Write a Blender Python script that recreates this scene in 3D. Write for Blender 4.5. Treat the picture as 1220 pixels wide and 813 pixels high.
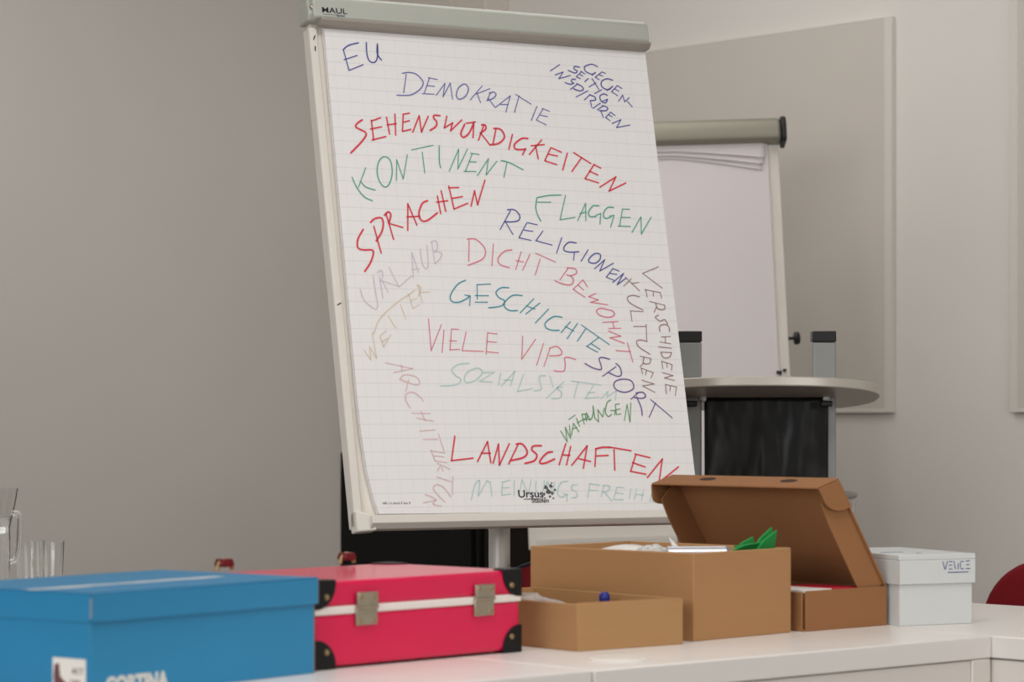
import bpy, bmesh, math, random
from mathutils import Vector, Matrix

for o in list(bpy.data.objects):
    bpy.data.objects.remove(o, do_unlink=True)
sc = bpy.context.scene
COL = sc.collection
random.seed(7)
PI = math.pi

# ------------------------------------------------------------------ camera, light, exposure
F = 3200.0                       # focal length in pixels of a 1220 px wide frame
CX, HY = 610.0, 500.0            # vertical axis and horizon in that frame
H = 1.07                         # camera height (m)
cam_d = bpy.data.cameras.new('camera')
cam = bpy.data.objects.new('camera', cam_d)
COL.objects.link(cam)
cam.location = (0, 0, H)
cam.rotation_euler = (PI / 2, 0, 0)
cam_d.sensor_width = 36.0
cam_d.sensor_fit = 'HORIZONTAL'
cam_d.lens = 36.0 * F / 1220.0
cam_d.shift_y = (HY - 406.5) / 1220.0
cam_d.clip_start = 0.05
cam_d.dof.use_dof = True
cam_d.dof.focus_distance = 4.97
cam_d.dof.aperture_fstop = 6.0
sc.camera = cam

vs = sc.view_settings
vs.view_transform = 'Standard'
vs.look = 'None'
vs.gamma = 1.0
vs.use_curve_mapping = False
vs.exposure = 0.0

world = bpy.data.worlds.new('world')
sc.world = world
world.use_nodes = True
wb = world.node_tree.nodes['Background']
wb.inputs[0].default_value = (1.0, 0.985, 0.965, 1)
wb.inputs[1].default_value = 0.40

def area(name, loc, target, sx, sy, power, color):
    d = bpy.data.lights.new(name, 'AREA')
    d.shape = 'RECTANGLE'
    d.size, d.size_y = sx, sy
    d.energy = power
    d.color = color
    o = bpy.data.objects.new(name, d)
    COL.objects.link(o)
    o.location = loc
    o.rotation_euler = (Vector(target) - Vector(loc)).to_track_quat('-Z', 'Y').to_euler()
    return o

area('assumed_window_light', (-2.7, -0.9, 2.2), (0.3, 5.2, 1.1), 3.4, 1.8, 112, (0.99, 0.99, 1.0))  # soft lamps out of view, added where windows are assumed
area('assumed_window_light', (3.0, 0.6, 2.3), (0.2, 5.6, 1.1), 2.4, 1.5, 34, (1.0, 0.98, 0.96))
area('ceiling_lamp_light', (-0.5, 6.0, 2.86), (-0.5, 6.0, 0), 2.4, 1.6, 22, (1.0, 0.98, 0.96))
area('ceiling_lamp_light', (0.4, 3.0, 2.86), (0.4, 3.0, 0), 2.0, 1.2, 30, (1.0, 0.98, 0.96))

# ------------------------------------------------------------------ helpers
def lin(c):
    c /= 255.0
    return c / 12.92 if c <= 0.04045 else ((c + 0.055) / 1.055) ** 2.4
def rgb(r, g, b, k=1.0):
    return (min(1, lin(r) * k), min(1, lin(g) * k), min(1, lin(b) * k), 1)

def mat(name, col, rough=0.6, metal=0.0, spec=0.5, noise=0.0, nscale=30.0, bump=0.0, bscale=200.0,
        coat=0.0, trans=0.0, ior=1.45, stretch=None, sheen=0.0, alpha=1.0):
    m = bpy.data.materials.new(name)
    m.use_nodes = True
    nt = m.node_tree
    b = nt.nodes['Principled BSDF']
    b.inputs['Base Color'].default_value = col
    b.inputs['Roughness'].default_value = rough
    b.inputs['Metallic'].default_value = metal
    b.inputs['Specular IOR Level'].default_value = spec
    b.inputs['Coat Weight'].default_value = coat
    b.inputs['Coat Roughness'].default_value = 0.12
    b.inputs['Transmission Weight'].default_value = trans
    b.inputs['IOR'].default_value = ior
    b.inputs['Alpha'].default_value = alpha
    tc = nt.nodes.new('ShaderNodeTexCoord')
    mp = nt.nodes.new('ShaderNodeMapping')
    nt.links.new(tc.outputs['Object'], mp.inputs[0])
    if stretch: mp.inputs['Scale'].default_value = stretch
    if noise > 0:
        n = nt.nodes.new('ShaderNodeTexNoise')
        n.inputs['Scale'].default_value = nscale
        n.inputs['Detail'].default_value = 4
        nt.links.new(mp.outputs[0], n.inputs['Vector'])
        mx = nt.nodes.new('ShaderNodeMix')
        mx.data_type = 'RGBA'
        nt.links.new(n.outputs['Fac'], mx.inputs[0])
        mx.inputs[6].default_value = tuple(max(0, c * (1 - noise)) for c in col[:3]) + (1,)
        mx.inputs[7].default_value = tuple(min(1, c * (1 + noise)) for c in col[:3]) + (1,)
        nt.links.new(mx.outputs[2], b.inputs['Base Color'])
    if bump > 0:
        n2 = nt.nodes.new('ShaderNodeTexNoise')
        n2.inputs['Scale'].default_value = bscale
        n2.inputs['Detail'].default_value = 3
        nt.links.new(mp.outputs[0], n2.inputs['Vector'])
        bp = nt.nodes.new('ShaderNodeBump')
        bp.inputs['Strength'].default_value = bump
        bp.inputs['Distance'].default_value = 0.002
        nt.links.new(n2.outputs['Fac'], bp.inputs['Height'])
        nt.links.new(bp.outputs[0], b.inputs['Normal'])
    return m

class MB:
    """collects shapes; build() links them as one mesh object"""
    def __init__(s): s.bm = bmesh.new()
    def box(s, x0, x1, y0, y1, z0, z1, M=None):
        vs_ = [s.bm.verts.new(Vector(p) if M is None else M @ Vector(p)) for p in
               [(x0,y0,z0),(x1,y0,z0),(x1,y1,z0),(x0,y1,z0),(x0,y0,z1),(x1,y0,z1),(x1,y1,z1),(x0,y1,z1)]]
        for f in [(0,3,2,1),(4,5,6,7),(0,1,5,4),(1,2,6,5),(2,3,7,6),(3,0,4,7)]:
            s.bm.faces.new([vs_[i] for i in f])
        return s
    def prism(s, pts, d):
        """pts: 3D polygon, extruded by vector d"""
        d = Vector(d)
        a = [s.bm.verts.new(Vector(p)) for p in pts]
        b = [s.bm.verts.new(Vector(p) + d) for p in pts]
        n = len(pts)
        s.bm.faces.new(a[::-1]); s.bm.faces.new(b)
        for i in range(n):
            s.bm.faces.new([a[i], a[(i+1)%n], b[(i+1)%n], b[i]])
        return s
    def tube(s, pts, r, n=12, closed=False):
        pts = [Vector(p) for p in pts]
        rings = []
        N = len(pts)
        up = None
        for i, p in enumerate(pts):
            if closed: t = pts[(i+1)%N] - pts[i-1]
            else: t = pts[min(i+1,N-1)] - pts[max(i-1,0)]
            t.normalize()
            if up is None:
                up = Vector((0,0,1)) if abs(t.z) < 0.9 else Vector((1,0,0))
            x = t.cross(up).normalized(); y = x.cross(t).normalized(); up = y
            rr = r[i] if isinstance(r, (list, tuple)) else r
            rings.append([s.bm.verts.new(p + x*rr*math.cos(2*PI*k/n) + y*rr*math.sin(2*PI*k/n)) for k in range(n)])
        for i in range(N if closed else N-1):
            a, b = rings[i], rings[(i+1)%N]
            for k in range(n):
                s.bm.faces.new([a[k], a[(k+1)%n], b[(k+1)%n], b[k]])
        if not closed:
            s.bm.faces.new(rings[0][::-1]); s.bm.faces.new(rings[-1])
        return s
    def lathe(s, prof, c=(0,0,0), n=40, cap0=True, cap1=True, M=None):
        c = Vector(c); rings = []
        for r, z in prof:
            ring = []
            for k in range(n):
                p = Vector((r*math.cos(2*PI*k/n), r*math.sin(2*PI*k/n), z))
                if M is not None: p = M @ p
                ring.append(s.bm.verts.new(c + p))
            rings.append(ring)
        for a, b in zip(rings, rings[1:]):
            for k in range(n):
                s.bm.faces.new([a[k], a[(k+1)%n], b[(k+1)%n], b[k]])
        if cap0: s.bm.faces.new(rings[0][::-1])
        if cap1: s.bm.faces.new(rings[-1])
        return s
    def grid(s, fn, nu, nv):
        g = [[s.bm.verts.new(Vector(fn(i/nu, j/nv))) for j in range(nv+1)] for i in range(nu+1)]
        for i in range(nu):
            for j in range(nv):
                s.bm.faces.new([g[i][j], g[i+1][j], g[i+1][j+1], g[i][j+1]])
        return s
    def build(s, name, m, parent=None, bevel=0.0, seg=2, smooth=False, solid=0.0, subsurf=0):
        bmesh.ops.recalc_face_normals(s.bm, faces=s.bm.faces)
        me = bpy.data.meshes.new(name)
        s.bm.to_mesh(me); s.bm.free()
        me.materials.append(m)
        o = bpy.data.objects.new(name, me)
        COL.objects.link(o)
        if parent is not None: o.parent = parent
        if solid:
            md = o.modifiers.new('solidify', 'SOLIDIFY'); md.thickness = solid; md.offset = 0
        if subsurf:
            md = o.modifiers.new('subsurf', 'SUBSURF'); md.levels = subsurf; md.render_levels = subsurf
        if bevel:
            md = o.modifiers.new('bevel', 'BEVEL'); md.width = bevel; md.segments = seg
            md.limit_method = 'ANGLE'; md.angle_limit = 0.6
        if smooth or bevel or subsurf:
            for p in me.polygons: p.use_smooth = True
            if not subsurf:
                try: me.set_sharp_from_angle(angle=0.7)
                except Exception: pass
        return o

def tag(o, label, cat, group=None):
    o['label'] = label; o['category'] = cat
    if group: o['group'] = group
    return o
def thing(name, label, cat, loc=(0,0,0), rotz=0.0, group=None):
    o = bpy.data.objects.new(name, None)
    COL.objects.link(o)
    o.empty_display_size = 0.05
    o.location = loc; o.rotation_euler = (0, 0, rotz)
    return tag(o, label, cat, group)
def struct(o):
    o['kind'] = 'structure'; return o
def copy_tree(o, parent=None):
    c = o.copy(); COL.objects.link(c)
    if parent is not None: c.parent = parent
    for ch in list(o.children): copy_tree(ch, c)
    return c
def at(px, py, Y):                       # a point at depth Y
    return Vector(((px-CX)/F*Y, Y, H - (py-HY)/F*Y))
def lerp(a, b, t): return a + (b-a)*t

def text_mesh(name, txt, size, m, parent, M, extrude=0.0003, shear=0.0, squash=1.0, bold=0.0):
    """lettering with Blender's built-in font, as a mesh; M places the text's own xy plane"""
    cu = bpy.data.curves.new(name, 'FONT')
    cu.body = txt; cu.size = size; cu.extrude = extrude; cu.shear = shear; cu.offset = bold
    t = bpy.data.objects.new(name + '_src', cu)
    COL.objects.link(t)
    dg = bpy.context.evaluated_depsgraph_get()
    me = bpy.data.meshes.new_from_object(t.evaluated_get(dg))
    bpy.data.objects.remove(t, do_unlink=True)
    me.transform(M @ Matrix.Diagonal((squash, 1, 1, 1)))
    me.materials.clear(); me.materials.append(m)
    me.name = name
    o = bpy.data.objects.new(name, me)
    COL.objects.link(o); o.parent = parent
    return o
def frame(origin, x, y):
    x = Vector(x).normalized(); y = Vector(y).normalized(); z = x.cross(y)
    M = Matrix((x, y, z)).transposed().to_4x4()
    M.translation = Vector(origin)
    return M

def catmull(p, n=6, closed=False):
    out = []
    N = len(p)
    for i in range(N if closed else N-1):
        if closed: p0,p1,p2,p3 = p[i-1],p[i],p[(i+1)%N],p[(i+2)%N]
        else: p0,p1,p2,p3 = p[max(i-1,0)],p[i],p[i+1],p[min(i+2,N-1)]
        for k in range(n):
            t = k/n
            out.append(tuple(0.5*(2*p1[j] + (-p0[j]+p2[j])*t + (2*p0[j]-5*p1[j]+4*p2[j]-p3[j])*t*t
                       + (-p0[j]+3*p1[j]-3*p2[j]+p3[j])*t**3) for j in (0,1)))
    out.append(p[0] if closed else p[-1])
    return out
def ribbon(bm, pts, w, to3d):
    """flat pen stroke through 2D points"""
    pts = [Vector(p) for p in pts]
    segs = []
    run = [pts[0]]
    for i in range(1, len(pts)):
        run.append(pts[i])
        if i < len(pts)-1:
            d0 = (pts[i]-pts[i-1]); d1 = (pts[i+1]-pts[i])
            if d0.length > 1e-9 and d1.length > 1e-9 and d0.angle(d1) > 0.7:
                segs.append(run); run = [pts[i]]
    segs.append(run)
    for r in segs:
        if len(r) < 2: continue
        L, R = [], []
        n = len(r)
        for i, p in enumerate(r):
            t = r[min(i+1,n-1)] - r[max(i-1,0)]
            if t.length < 1e-9: t = Vector((1,0))
            t.normalize(); nn = Vector((-t.y, t.x))
            q = p.copy()
            if i == 0: q = p - t*w*0.35
            if i == n-1: q = p + t*w*0.35
            ww = w*0.5*(0.8 if i in (0, n-1) else 1.0)
            L.append(bm.verts.new(to3d(q + nn*ww))); R.append(bm.verts.new(to3d(q - nn*ww)))
        for i in range(n-1):
            bm.faces.new([L[i], R[i], R[i+1], L[i+1]])

# ------------------------------------------------------------------ materials
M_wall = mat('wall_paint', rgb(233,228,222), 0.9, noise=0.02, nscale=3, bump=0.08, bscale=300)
M_wallL = mat('wall_paint_dimmed', rgb(217,212,206), 0.9, noise=0.02, nscale=3, bump=0.08, bscale=300)  # the wall paint darkened, as this wall catches less light
M_ceil = mat('ceiling_paint', rgb(225,222,215), 0.95, noise=0.02)
M_floor = mat('floor_carpet', rgb(96,92,88), 0.95, noise=0.2, nscale=120, bump=0.4, bscale=500)
M_board = mat('pinboard_cloth', rgb(213,207,198), 0.8, noise=0.02, nscale=8, bump=0.05, bscale=600)
M_frame = mat('white_painted_frame', rgb(222,214,204), 0.45, noise=0.015)
M_bframe = mat('board_frame_paint', rgb(226,221,213), 0.5, noise=0.01)
M_desk = mat('white_laminate', rgb(234,229,224), 0.3, noise=0.012, nscale=6, spec=0.35)
M_deskside = mat('white_laminate_edge', rgb(226,219,212), 0.4, noise=0.012, nscale=6)
M_black = mat('black_lacquer', rgb(14,13,12), 0.6, spec=0.2, noise=0.1)
M_blackplastic = mat('black_plastic', rgb(24,24,25), 0.4, noise=0.1, bump=0.05)
M_alu = mat('brushed_aluminium', rgb(198,196,190), 0.42, metal=0.4, noise=0.04, nscale=60, stretch=(1,1,0.05))
M_alubar = mat('painted_silver_bar', rgb(186,188,179), 0.5, metal=0.15, noise=0.015)
M_lip = mat('grey_clamp_lip', rgb(160,153,143), 0.55, metal=0.1, noise=0.02)
M_bar2 = mat('champagne_silver_bar', rgb(150,147,132), 0.45, metal=0.3, noise=0.02)
M_white = mat('white_lacquer', rgb(232,226,216), 0.4, noise=0.01)
M_boardedge = mat('cream_board_edge', rgb(228,222,213), 0.5, noise=0.02)
M_paper2 = mat('plain_flipchart_paper', rgb(228,221,222), 0.85, noise=0.01, nscale=5)
M_paper_w = mat('white_paper', rgb(232,228,222), 0.85, noise=0.015)
M_ink_black = mat('black_print', rgb(40,38,44), 0.8, noise=0.05)
M_cardA = mat('brown_cardboard', rgb(173,129,85), 0.85, noise=0.05, nscale=14, bump=0.12, bscale=90, stretch=(1,1,5))
M_cardB = mat('tan_cardboard', rgb(172,132,88), 0.85, noise=0.05, nscale=18, bump=0.12, bscale=90, stretch=(1,1,5))
M_cardC = mat('dark_brown_cardboard', rgb(150,103,64), 0.85, noise=0.04, nscale=18, bump=0.1, bscale=90, stretch=(1,5,1))
M_slot = mat('slot_shadow_brown', rgb(60,36,22), 0.9, noise=0.05)
M_bluebox = mat('blue_printed_card', rgb(30,130,177), 0.5, noise=0.05, nscale=7, bump=0.05, bscale=60, coat=0.15)
M_cardedge = mat('worn_card_edge', rgb(176,168,158), 0.8, noise=0.2, nscale=60)
M_kraft = mat('kraft_edge', rgb(150,118,88), 0.85, noise=0.1)
M_red = mat('red_coated_fibre', rgb(214,6,72), 0.45, noise=0.03, nscale=10, spec=0.3, coat=0.5, bump=0.03)
M_stripe = mat('white_trim', rgb(232,224,218), 0.5, noise=0.01)
M_corner = mat('black_leatherette', rgb(18,17,18), 0.5, spec=0.3, noise=0.15, bump=0.2, bscale=400)
M_nickel = mat('aged_nickel', rgb(170,160,142), 0.38, metal=0.85, noise=0.15, nscale=60)
M_brass = mat('brass', rgb(158,136,98), 0.4, metal=0.7, noise=0.1)
M_leather = mat('dark_red_leather', rgb(100,14,24), 0.6, noise=0.1)
M_venice = mat('pale_blue_white_card', rgb(204,207,206), 0.7, noise=0.02, nscale=10, bump=0.06, bscale=50)
M_blueink = mat('blue_ink', rgb(62,74,140), 0.8, noise=0.08)
M_green = mat('green_tissue', rgb(14,140,62), 0.7, noise=0.1, nscale=40)
M_bluecap = mat('blue_plastic', rgb(30,40,130), 0.35, noise=0.05)
M_redpaper = mat('red_paper', rgb(200,30,60), 0.6, noise=0.05)
M_greycard = mat('grey_print', rgb(110,112,120), 0.6, noise=0.1)
M_chairred = mat('dark_red_fabric', rgb(128,10,24), 0.9, noise=0.12, nscale=150, bump=0.2, bscale=600)
M_navy = mat('navy_edge', rgb(28,30,48), 0.6, noise=0.1)
M_glass = mat('clear_glass', (0.97,0.98,0.97,1), 0.02, trans=1.0, ior=1.45)
M_water = mat('water', (1,1,1,1), 0.0, trans=1.0, ior=1.33)
M_film = mat('clear_plastic_film', (0.9,0.9,0.9,1), 0.15, trans=0.75, ior=1.1, bump=0.5, bscale=40)
M_frost = mat('clear_plastic', (0.92,0.92,0.9,1), 0.08, trans=0.92, ior=1.12)
M_greylid = mat('grey_lid', rgb(150,143,136), 0.5, noise=0.03)
M_sole = mat('maroon_print', rgb(110,70,72), 0.8, noise=0.05)
M_cap = mat('white_plastic_cap', rgb(228,224,216), 0.35, noise=0.01)

def mat_grid_paper():
    m = bpy.data.materials.new('squared_flipchart_paper')
    m.use_nodes = True
    nt = m.node_tree; b = nt.nodes['Principled BSDF']
    b.inputs['Roughness'].default_value = 0.85
    tc = nt.nodes.new('ShaderNodeTexCoord')
    sep = nt.nodes.new('ShaderNodeSeparateXYZ')
    nt.links.new(tc.outputs['Object'], sep.inputs[0])
    outs = []
    for ax, off in (('X', 0.008), ('Z', 0.016)):
        a = nt.nodes.new('ShaderNodeMath'); a.operation = 'ADD'; a.inputs[1].default_value = off + 1.0
        nt.links.new(sep.outputs[ax], a.inputs[0])
        mo = nt.nodes.new('ShaderNodeMath'); mo.operation = 'MODULO'; mo.inputs[1].default_value = 0.025
        nt.links.new(a.outputs[0], mo.inputs[0])
        lt = nt.nodes.new('ShaderNodeMath'); lt.operation = 'LESS_THAN'; lt.inputs[1].default_value = 0.0016
        nt.links.new(mo.outputs[0], lt.inputs[0])
        sc_ = nt.nodes.new('ShaderNodeMath'); sc_.operation = 'MULTIPLY'
        sc_.inputs[1].default_value = 0.4 if ax == 'X' else 1.0
        nt.links.new(lt.outputs[0], sc_.inputs[0])
        outs.append(sc_)
    mxx = nt.nodes.new('ShaderNodeMath'); mxx.operation = 'MAXIMUM'
    nt.links.new(outs[0].outputs[0], mxx.inputs[0]); nt.links.new(outs[1].outputs[0], mxx.inputs[1])
    mx = nt.nodes.new('ShaderNodeMix'); mx.data_type = 'RGBA'
    nt.links.new(mxx.outputs[0], mx.inputs[0])
    mx.inputs[6].default_value = rgb(240,238,237)
    mx.inputs[7].default_value = rgb(227,226,227)
    nt.links.new(mx.outputs[2], b.inputs['Base Color'])
    return m
M_grid = mat_grid_paper()

# ------------------------------------------------------------------ the room (its walls run along A and B)
ANG = math.radians(42.0)
Bv = Vector((math.cos(ANG), math.sin(ANG), 0))          # to the right and away
Av = Vector((-math.sin(ANG), math.cos(ANG), 0))         # to the left and away
W0 = Vector((0.995, 7.0, 0))                            # a point of the right-hand wall
CR = W0 + Av*2.15                                       # room corner
CEIL = 2.9
MR = Matrix.Translation(CR) @ Matrix.Rotation(ANG, 4, 'Z')   # local: x = Bv, y = Av, origin in the corner
def room(mb, x0,x1,y0,y1,z0,z1): return mb.box(x0,x1,y0,y1,z0,z1, MR)

struct(room(MB(), -9.5, 0.2, -9.5, 0.2, -0.1, 0.0).build('floor', M_floor))
struct(room(MB(), -9.5, 0.2, -9.5, 0.2, CEIL, CEIL+0.1).build('ceiling', M_ceil))
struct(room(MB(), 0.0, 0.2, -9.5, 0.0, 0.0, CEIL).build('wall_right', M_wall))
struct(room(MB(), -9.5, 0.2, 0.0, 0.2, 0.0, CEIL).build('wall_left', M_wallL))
struct(room(MB(), -0.012, 0.0, -9.5, 0.0, 0.0, 0.07).build('baseboard_right', M_frame, bevel=0.003))
struct(room(MB(), -9.5, -0.012, -0.012, 0.0, 0.0, 0.07).build('baseboard_left', M_frame, bevel=0.003))

def wall_y(px):                       # local y on the right-hand wall seen at picture column px
    k = (px-CX)/F
    # CR + s*(-Av)
    s = (k*CR.y - CR.x) / (-Av.x + k*Av.y)
    return -s

# tall white built-in cupboard by the corner
yb = wall_y(606)
cup = thing('tall_cupboard', 'tall white built-in cupboard in the corner, showing above the written flip chart', 'cupboard',
            CR + Bv*(-0.06) + Av*(yb/2), ANG)
hw = -yb/2
MB().box(-0.035, 0.06, -hw, hw-0.005, 0.0, 2.8).build('body', M_frame, cup, bevel=0.003)
yd = wall_y(572) - yb/2
for y0, y1 in ((yd+0.003, hw-0.02),):
    MB().box(-0.053, -0.035, y0, y1, 0.08, 2.30).build('door', M_frame, cup, bevel=0.002)
    MB().box(-0.053, -0.035, y0, y1, 2.306, 2.79).build('door', M_frame, cup, bevel=0.002)

def wall_board(label, y0, y1, z0, z1):
    c = CR + Av*((y0+y1)/2); c.z = (z0+z1)/2
    t = thing('wall_board', label, 'board', c, ANG)
    w, h = (y1-y0)/2, (z1-z0)/2
    MB().box(-0.016, -0.001, -w+0.02, w-0.02, -h+0.008, h-0.003).build('board_panel', M_board, t)
    f = MB()
    f.box(-0.0175, -0.001, -w, -w+0.024, -h, h).box(-0.0175, -0.001, w-0.024, w, -h, h)
    f.box(-0.0170, -0.001, -w+0.02, w-0.02, -h, -h+0.010).box(-0.0170, -0.001, -w+0.02, w-0.02, h-0.004, h)
    f.build('board_frame', M_bframe, t, bevel=0.001)
    return t
ZB0 = H + 8.0/F*7.0
wall_board('wide beige wall board behind the plain flip chart and the lectern', wall_y(1067), wall_y(660), ZB0, H + 480/F*7.0)
wall_board('beige wall board cut off by the right edge of the picture', wall_y(1208)-1.2, wall_y(1208), ZB0, H + 480/F*7.0)

# black cabinet standing in front of the corner
bc = Vector((-0.088, 6.9, 0))
cab = thing('black_cabinet', 'low black cabinet behind the foot of the written flip chart', 'cabinet', bc, ANG)
MB().box(0, 0.42, 0, 0.56, 0.0, 1.0).build('body', M_black, cab, bevel=0.004)
MB().box(-0.016, -0.001, 0.012, 0.548, 0.06, 0.98).build('door', M_black, cab, bevel=0.002)
MB().tube([(-0.036,0.06,0.42),(-0.036,0.06,0.60)], 0.005).tube([(-0.036,0.06,0.43),(-0.014,0.06,0.43)],0.004)\
    .tube([(-0.036,0.06,0.59),(-0.014,0.06,0.59)],0.004).build('handle', M_alu, cab, smooth=True)
MB().box(0.02, 0.40, -0.008, -0.001, 0.08, 0.98).build('side_panel', mat('less_lit_brown_panel', rgb(34,28,24), 0.6, noise=0.1, spec=0.2), cab, bevel=0.002)  # brown tone paints the weaker light on this side of the cabinet

# ------------------------------------------------------------------ desks
DZ = 0.74
FR = Vector((0.7305, 4.093, 0))                     # front right corner of the desk under the boxes
def onroom(b, a, z=0.0): return FR + Bv*b + Av*a + Vector((0,0,z))
def desk(name, label, b0, b1, a0, a1, group):
    c = onroom((b0+b1)/2, (a0+a1)/2)
    t = thing(name, label, 'desk', c, ANG, group)
    w, d = (b1-b0)/2, (a1-a0)/2
    MB().box(-w, w, -d, d, DZ-0.034, DZ).build('tabletop', M_desk, t, bevel=0.002)
    for s in (-1, 1):
        for q in (-1, 1):
            MB().box(s*w-0.045 if s > 0 else s*w, s*w if s > 0 else s*w+0.045,
                     q*d-0.05 if q > 0 else q*d+0.001, q*d-0.001 if q > 0 else q*d+0.05, 0.0, DZ-0.0345).build('leg', M_deskside, t, bevel=0.002)
    m = MB().box(-w+0.046, w-0.046, -d+0.003, -d+0.022, 0.32, DZ-0.0353)
    m.build('front_panel', M_deskside, t, bevel=0.0015)
    MB().box(-w+0.003, -w+0.021, -d+0.052, d-0.052, 0.32, DZ-0.036).build('side_rail', M_deskside, t, bevel=0.0015)
    MB().box(w-0.021, w-0.003, -d+0.052, d-0.052, 0.32, DZ-0.036).build('side_rail', M_deskside, t, bevel=0.0015)
    return t
desk('white_desk', 'white desk under the cardboard boxes with a round cable cap in its top', -0.838, 0.0, 0.0, 0.80, 'white desks')
desk('white_desk', 'white desk under the blue box and the red suitcase', -1.80, -0.841, 0.0, 0.80, 'white desks')
desk('white_desk', 'white desk under the white lidded box, crossing the end of the row', 0.0015, 0.565, -1.0, 0.78, 'white desks')
desk('white_desk', 'white desk behind the blue box carrying the jug and glasses', -1.75, -0.35, 1.35, 2.02, 'white desks')

g = thing('cable_cap', 'flat round white cable cap set in the desk top before the small cardboard tray', 'cap', (0.146, 3.685, DZ))
MB().lathe([(0.042,0.0),(0.0425,0.002),(0.040,0.0035),(0.034,0.0035),(0.033,0.0028),(0.001,0.0028)]).build('rim', M_cap, g, smooth=True)
MB().lathe([(0.029,0.0029),(0.029,0.0036),(0.001,0.0036)]).build('cover', M_cap, g, smooth=True)

# ------------------------------------------------------------------ written flip chart
YAW = math.radians(28.0); TILT = math.radians(12.7)
d1 = Vector((math.cos(YAW), math.sin(YAW), 0))
n1 = Vector((math.sin(YAW), -math.cos(YAW), 0))
u1 = Vector((0,0,1))*math.cos(TILT) - n1*math.sin(TILT)
nf = d1.cross(u1); nf = nf if nf.dot(n1) > 0 else -nf       # out of the face, towards the viewer
O1 = Vector((-0.276, 4.70, H - 0.191))                      # lower left corner of the board
# world matrix of the board: x along the board, y into the board, z up the board
B1 = Matrix((d1, -nf, u1)).transposed().to_4x4(); B1.translation = O1
foot = O1 + d1*0.35 - n1*0.12; foot.z = 0
fc = thing('flip_chart', 'large flip chart covered in coloured handwritten German words', 'flip chart', foot, YAW)
TW = Matrix.Translation(foot) @ Matrix.Rotation(YAW, 4, 'Z')
BL = TW.inverted() @ B1                                       # board frame inside the thing
def onboard(o, M=BL): o.matrix_local = M; return o
BW, BH = 0.700, 0.976
bd = onboard(MB().box(0.006, BW-0.006, 0.004, 0.020, 0.006, BH-0.02).build('backboard', M_white, fc, bevel=0.002))
fm = MB().box(0.0, 0.017, -0.006, 0.024, 0.0, BH-0.05)
onboard(fm.build('side_frame', M_boardedge, fc, bevel=0.004, seg=3))
fm = MB().box(BW-0.012, BW, -0.002, 0.024, 0.0, BH-0.05)
onboard(fm.build('side_frame', M_boardedge, fc, bevel=0.004, seg=3))
# bottom tray
tr = MB().prism([(0.022,-0.030,0.004),(0.022,-0.030,0.018),(0.022,-0.026,0.018),(0.022,-0.024,0.006),(0.022,0.004,0.006),(0.022,0.004,-0.005),(0.022,-0.018,-0.005)], (BW-0.03,0,0))
onboard(tr.build('pen_tray', M_boardedge, fc, bevel=0.001))
ct = MB().prism([(0.0,-0.010,-0.008),(0.034,-0.022,-0.008),(0.030,-0.026,0.02),(0.0,-0.014,0.03)], (0,0.026,0))
onboard(ct.build('corner_cap', M_white, fc, bevel=0.003))
# clamp bar
bar = MB().prism([(0.001,-0.030,0.938),(0.001,-0.030,0.972),(0.001,-0.020,0.982),(0.001,0.024,0.984),(0.001,0.024,0.934),(0.001,-0.022,0.934)], (BW+0.008,0,0))
bar = onboard(bar.build('clamp_bar', M_alubar, fc, bevel=0.004, seg=3))
lip = MB().prism([(0.012,-0.028,0.9225),(0.012,-0.037,0.930),(0.012,-0.037,0.9345),(0.012,-0.020,0.938),(0.012,-0.012,0.936),(0.012,-0.012,0.9225)], (BW-0.005,0,0))
onboard(lip.build('clamp_lip', M_lip, fc, bevel=0.0015))
endc = MB().prism([(-0.006,-0.016,0.934),(-0.006,-0.024,0.945),(-0.006,-0.016,0.985),(-0.006,0.024,0.986),(-0.006,0.024,0.934)], (0.012,0,0))
onboard(endc.build('end_cap', M_alubar, fc, bevel=0.003))
scr = MB().lathe([(0.0045,0.0),(0.004,0.002),(0.0015,0.0025)], (0,0,0), 16, M=Matrix.Rotation(PI/2,4,'X'))
s_ = scr.build('screw', M_nickel, fc, smooth=True); s_.matrix_local = BL @ Matrix.Translation((0.0015,-0.0255,0.957))
# small dark slots in the left frame
for z_, r_ in ((0.905,0.4),(0.884,0.1),(0.405,1.1),(0.02,0.05)):
    sl = MB(); c_, s2 = math.cos(r_), math.sin(r_)
    p = [(-0.0045,-0.0009),(0.0045,-0.0009),(0.0045,0.0009),(-0.0045,0.0009)]
    sl.prism([(0.0085+x*s2+y*c_, -0.0072, z_+x*c_-y*s2) for x,y in p], (0,0.001,0))
    onboard(sl.build('frame_slot', M_ink_black, fc))
# paper pad: slightly skewed on its hooks
PT = -0.009                                                     # front of the pad
pad = MB()
cr = [(0.046,PT,0.0235), (0.25,PT,0.0222), (0.46,PT,0.0205), (0.707,PT,0.0155), (0.708,PT,0.930), (0.029,PT,0.930),
      (0.0268,PT,0.50), (0.0255,PT,0.26), (0.0265,PT,0.17), (0.0310,PT,0.10), (0.0385,PT,0.055)]
pad.prism(cr, (0, 0.011, 0))
pad = onboard(pad.build('paper_pad', M_grid, fc))

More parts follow.
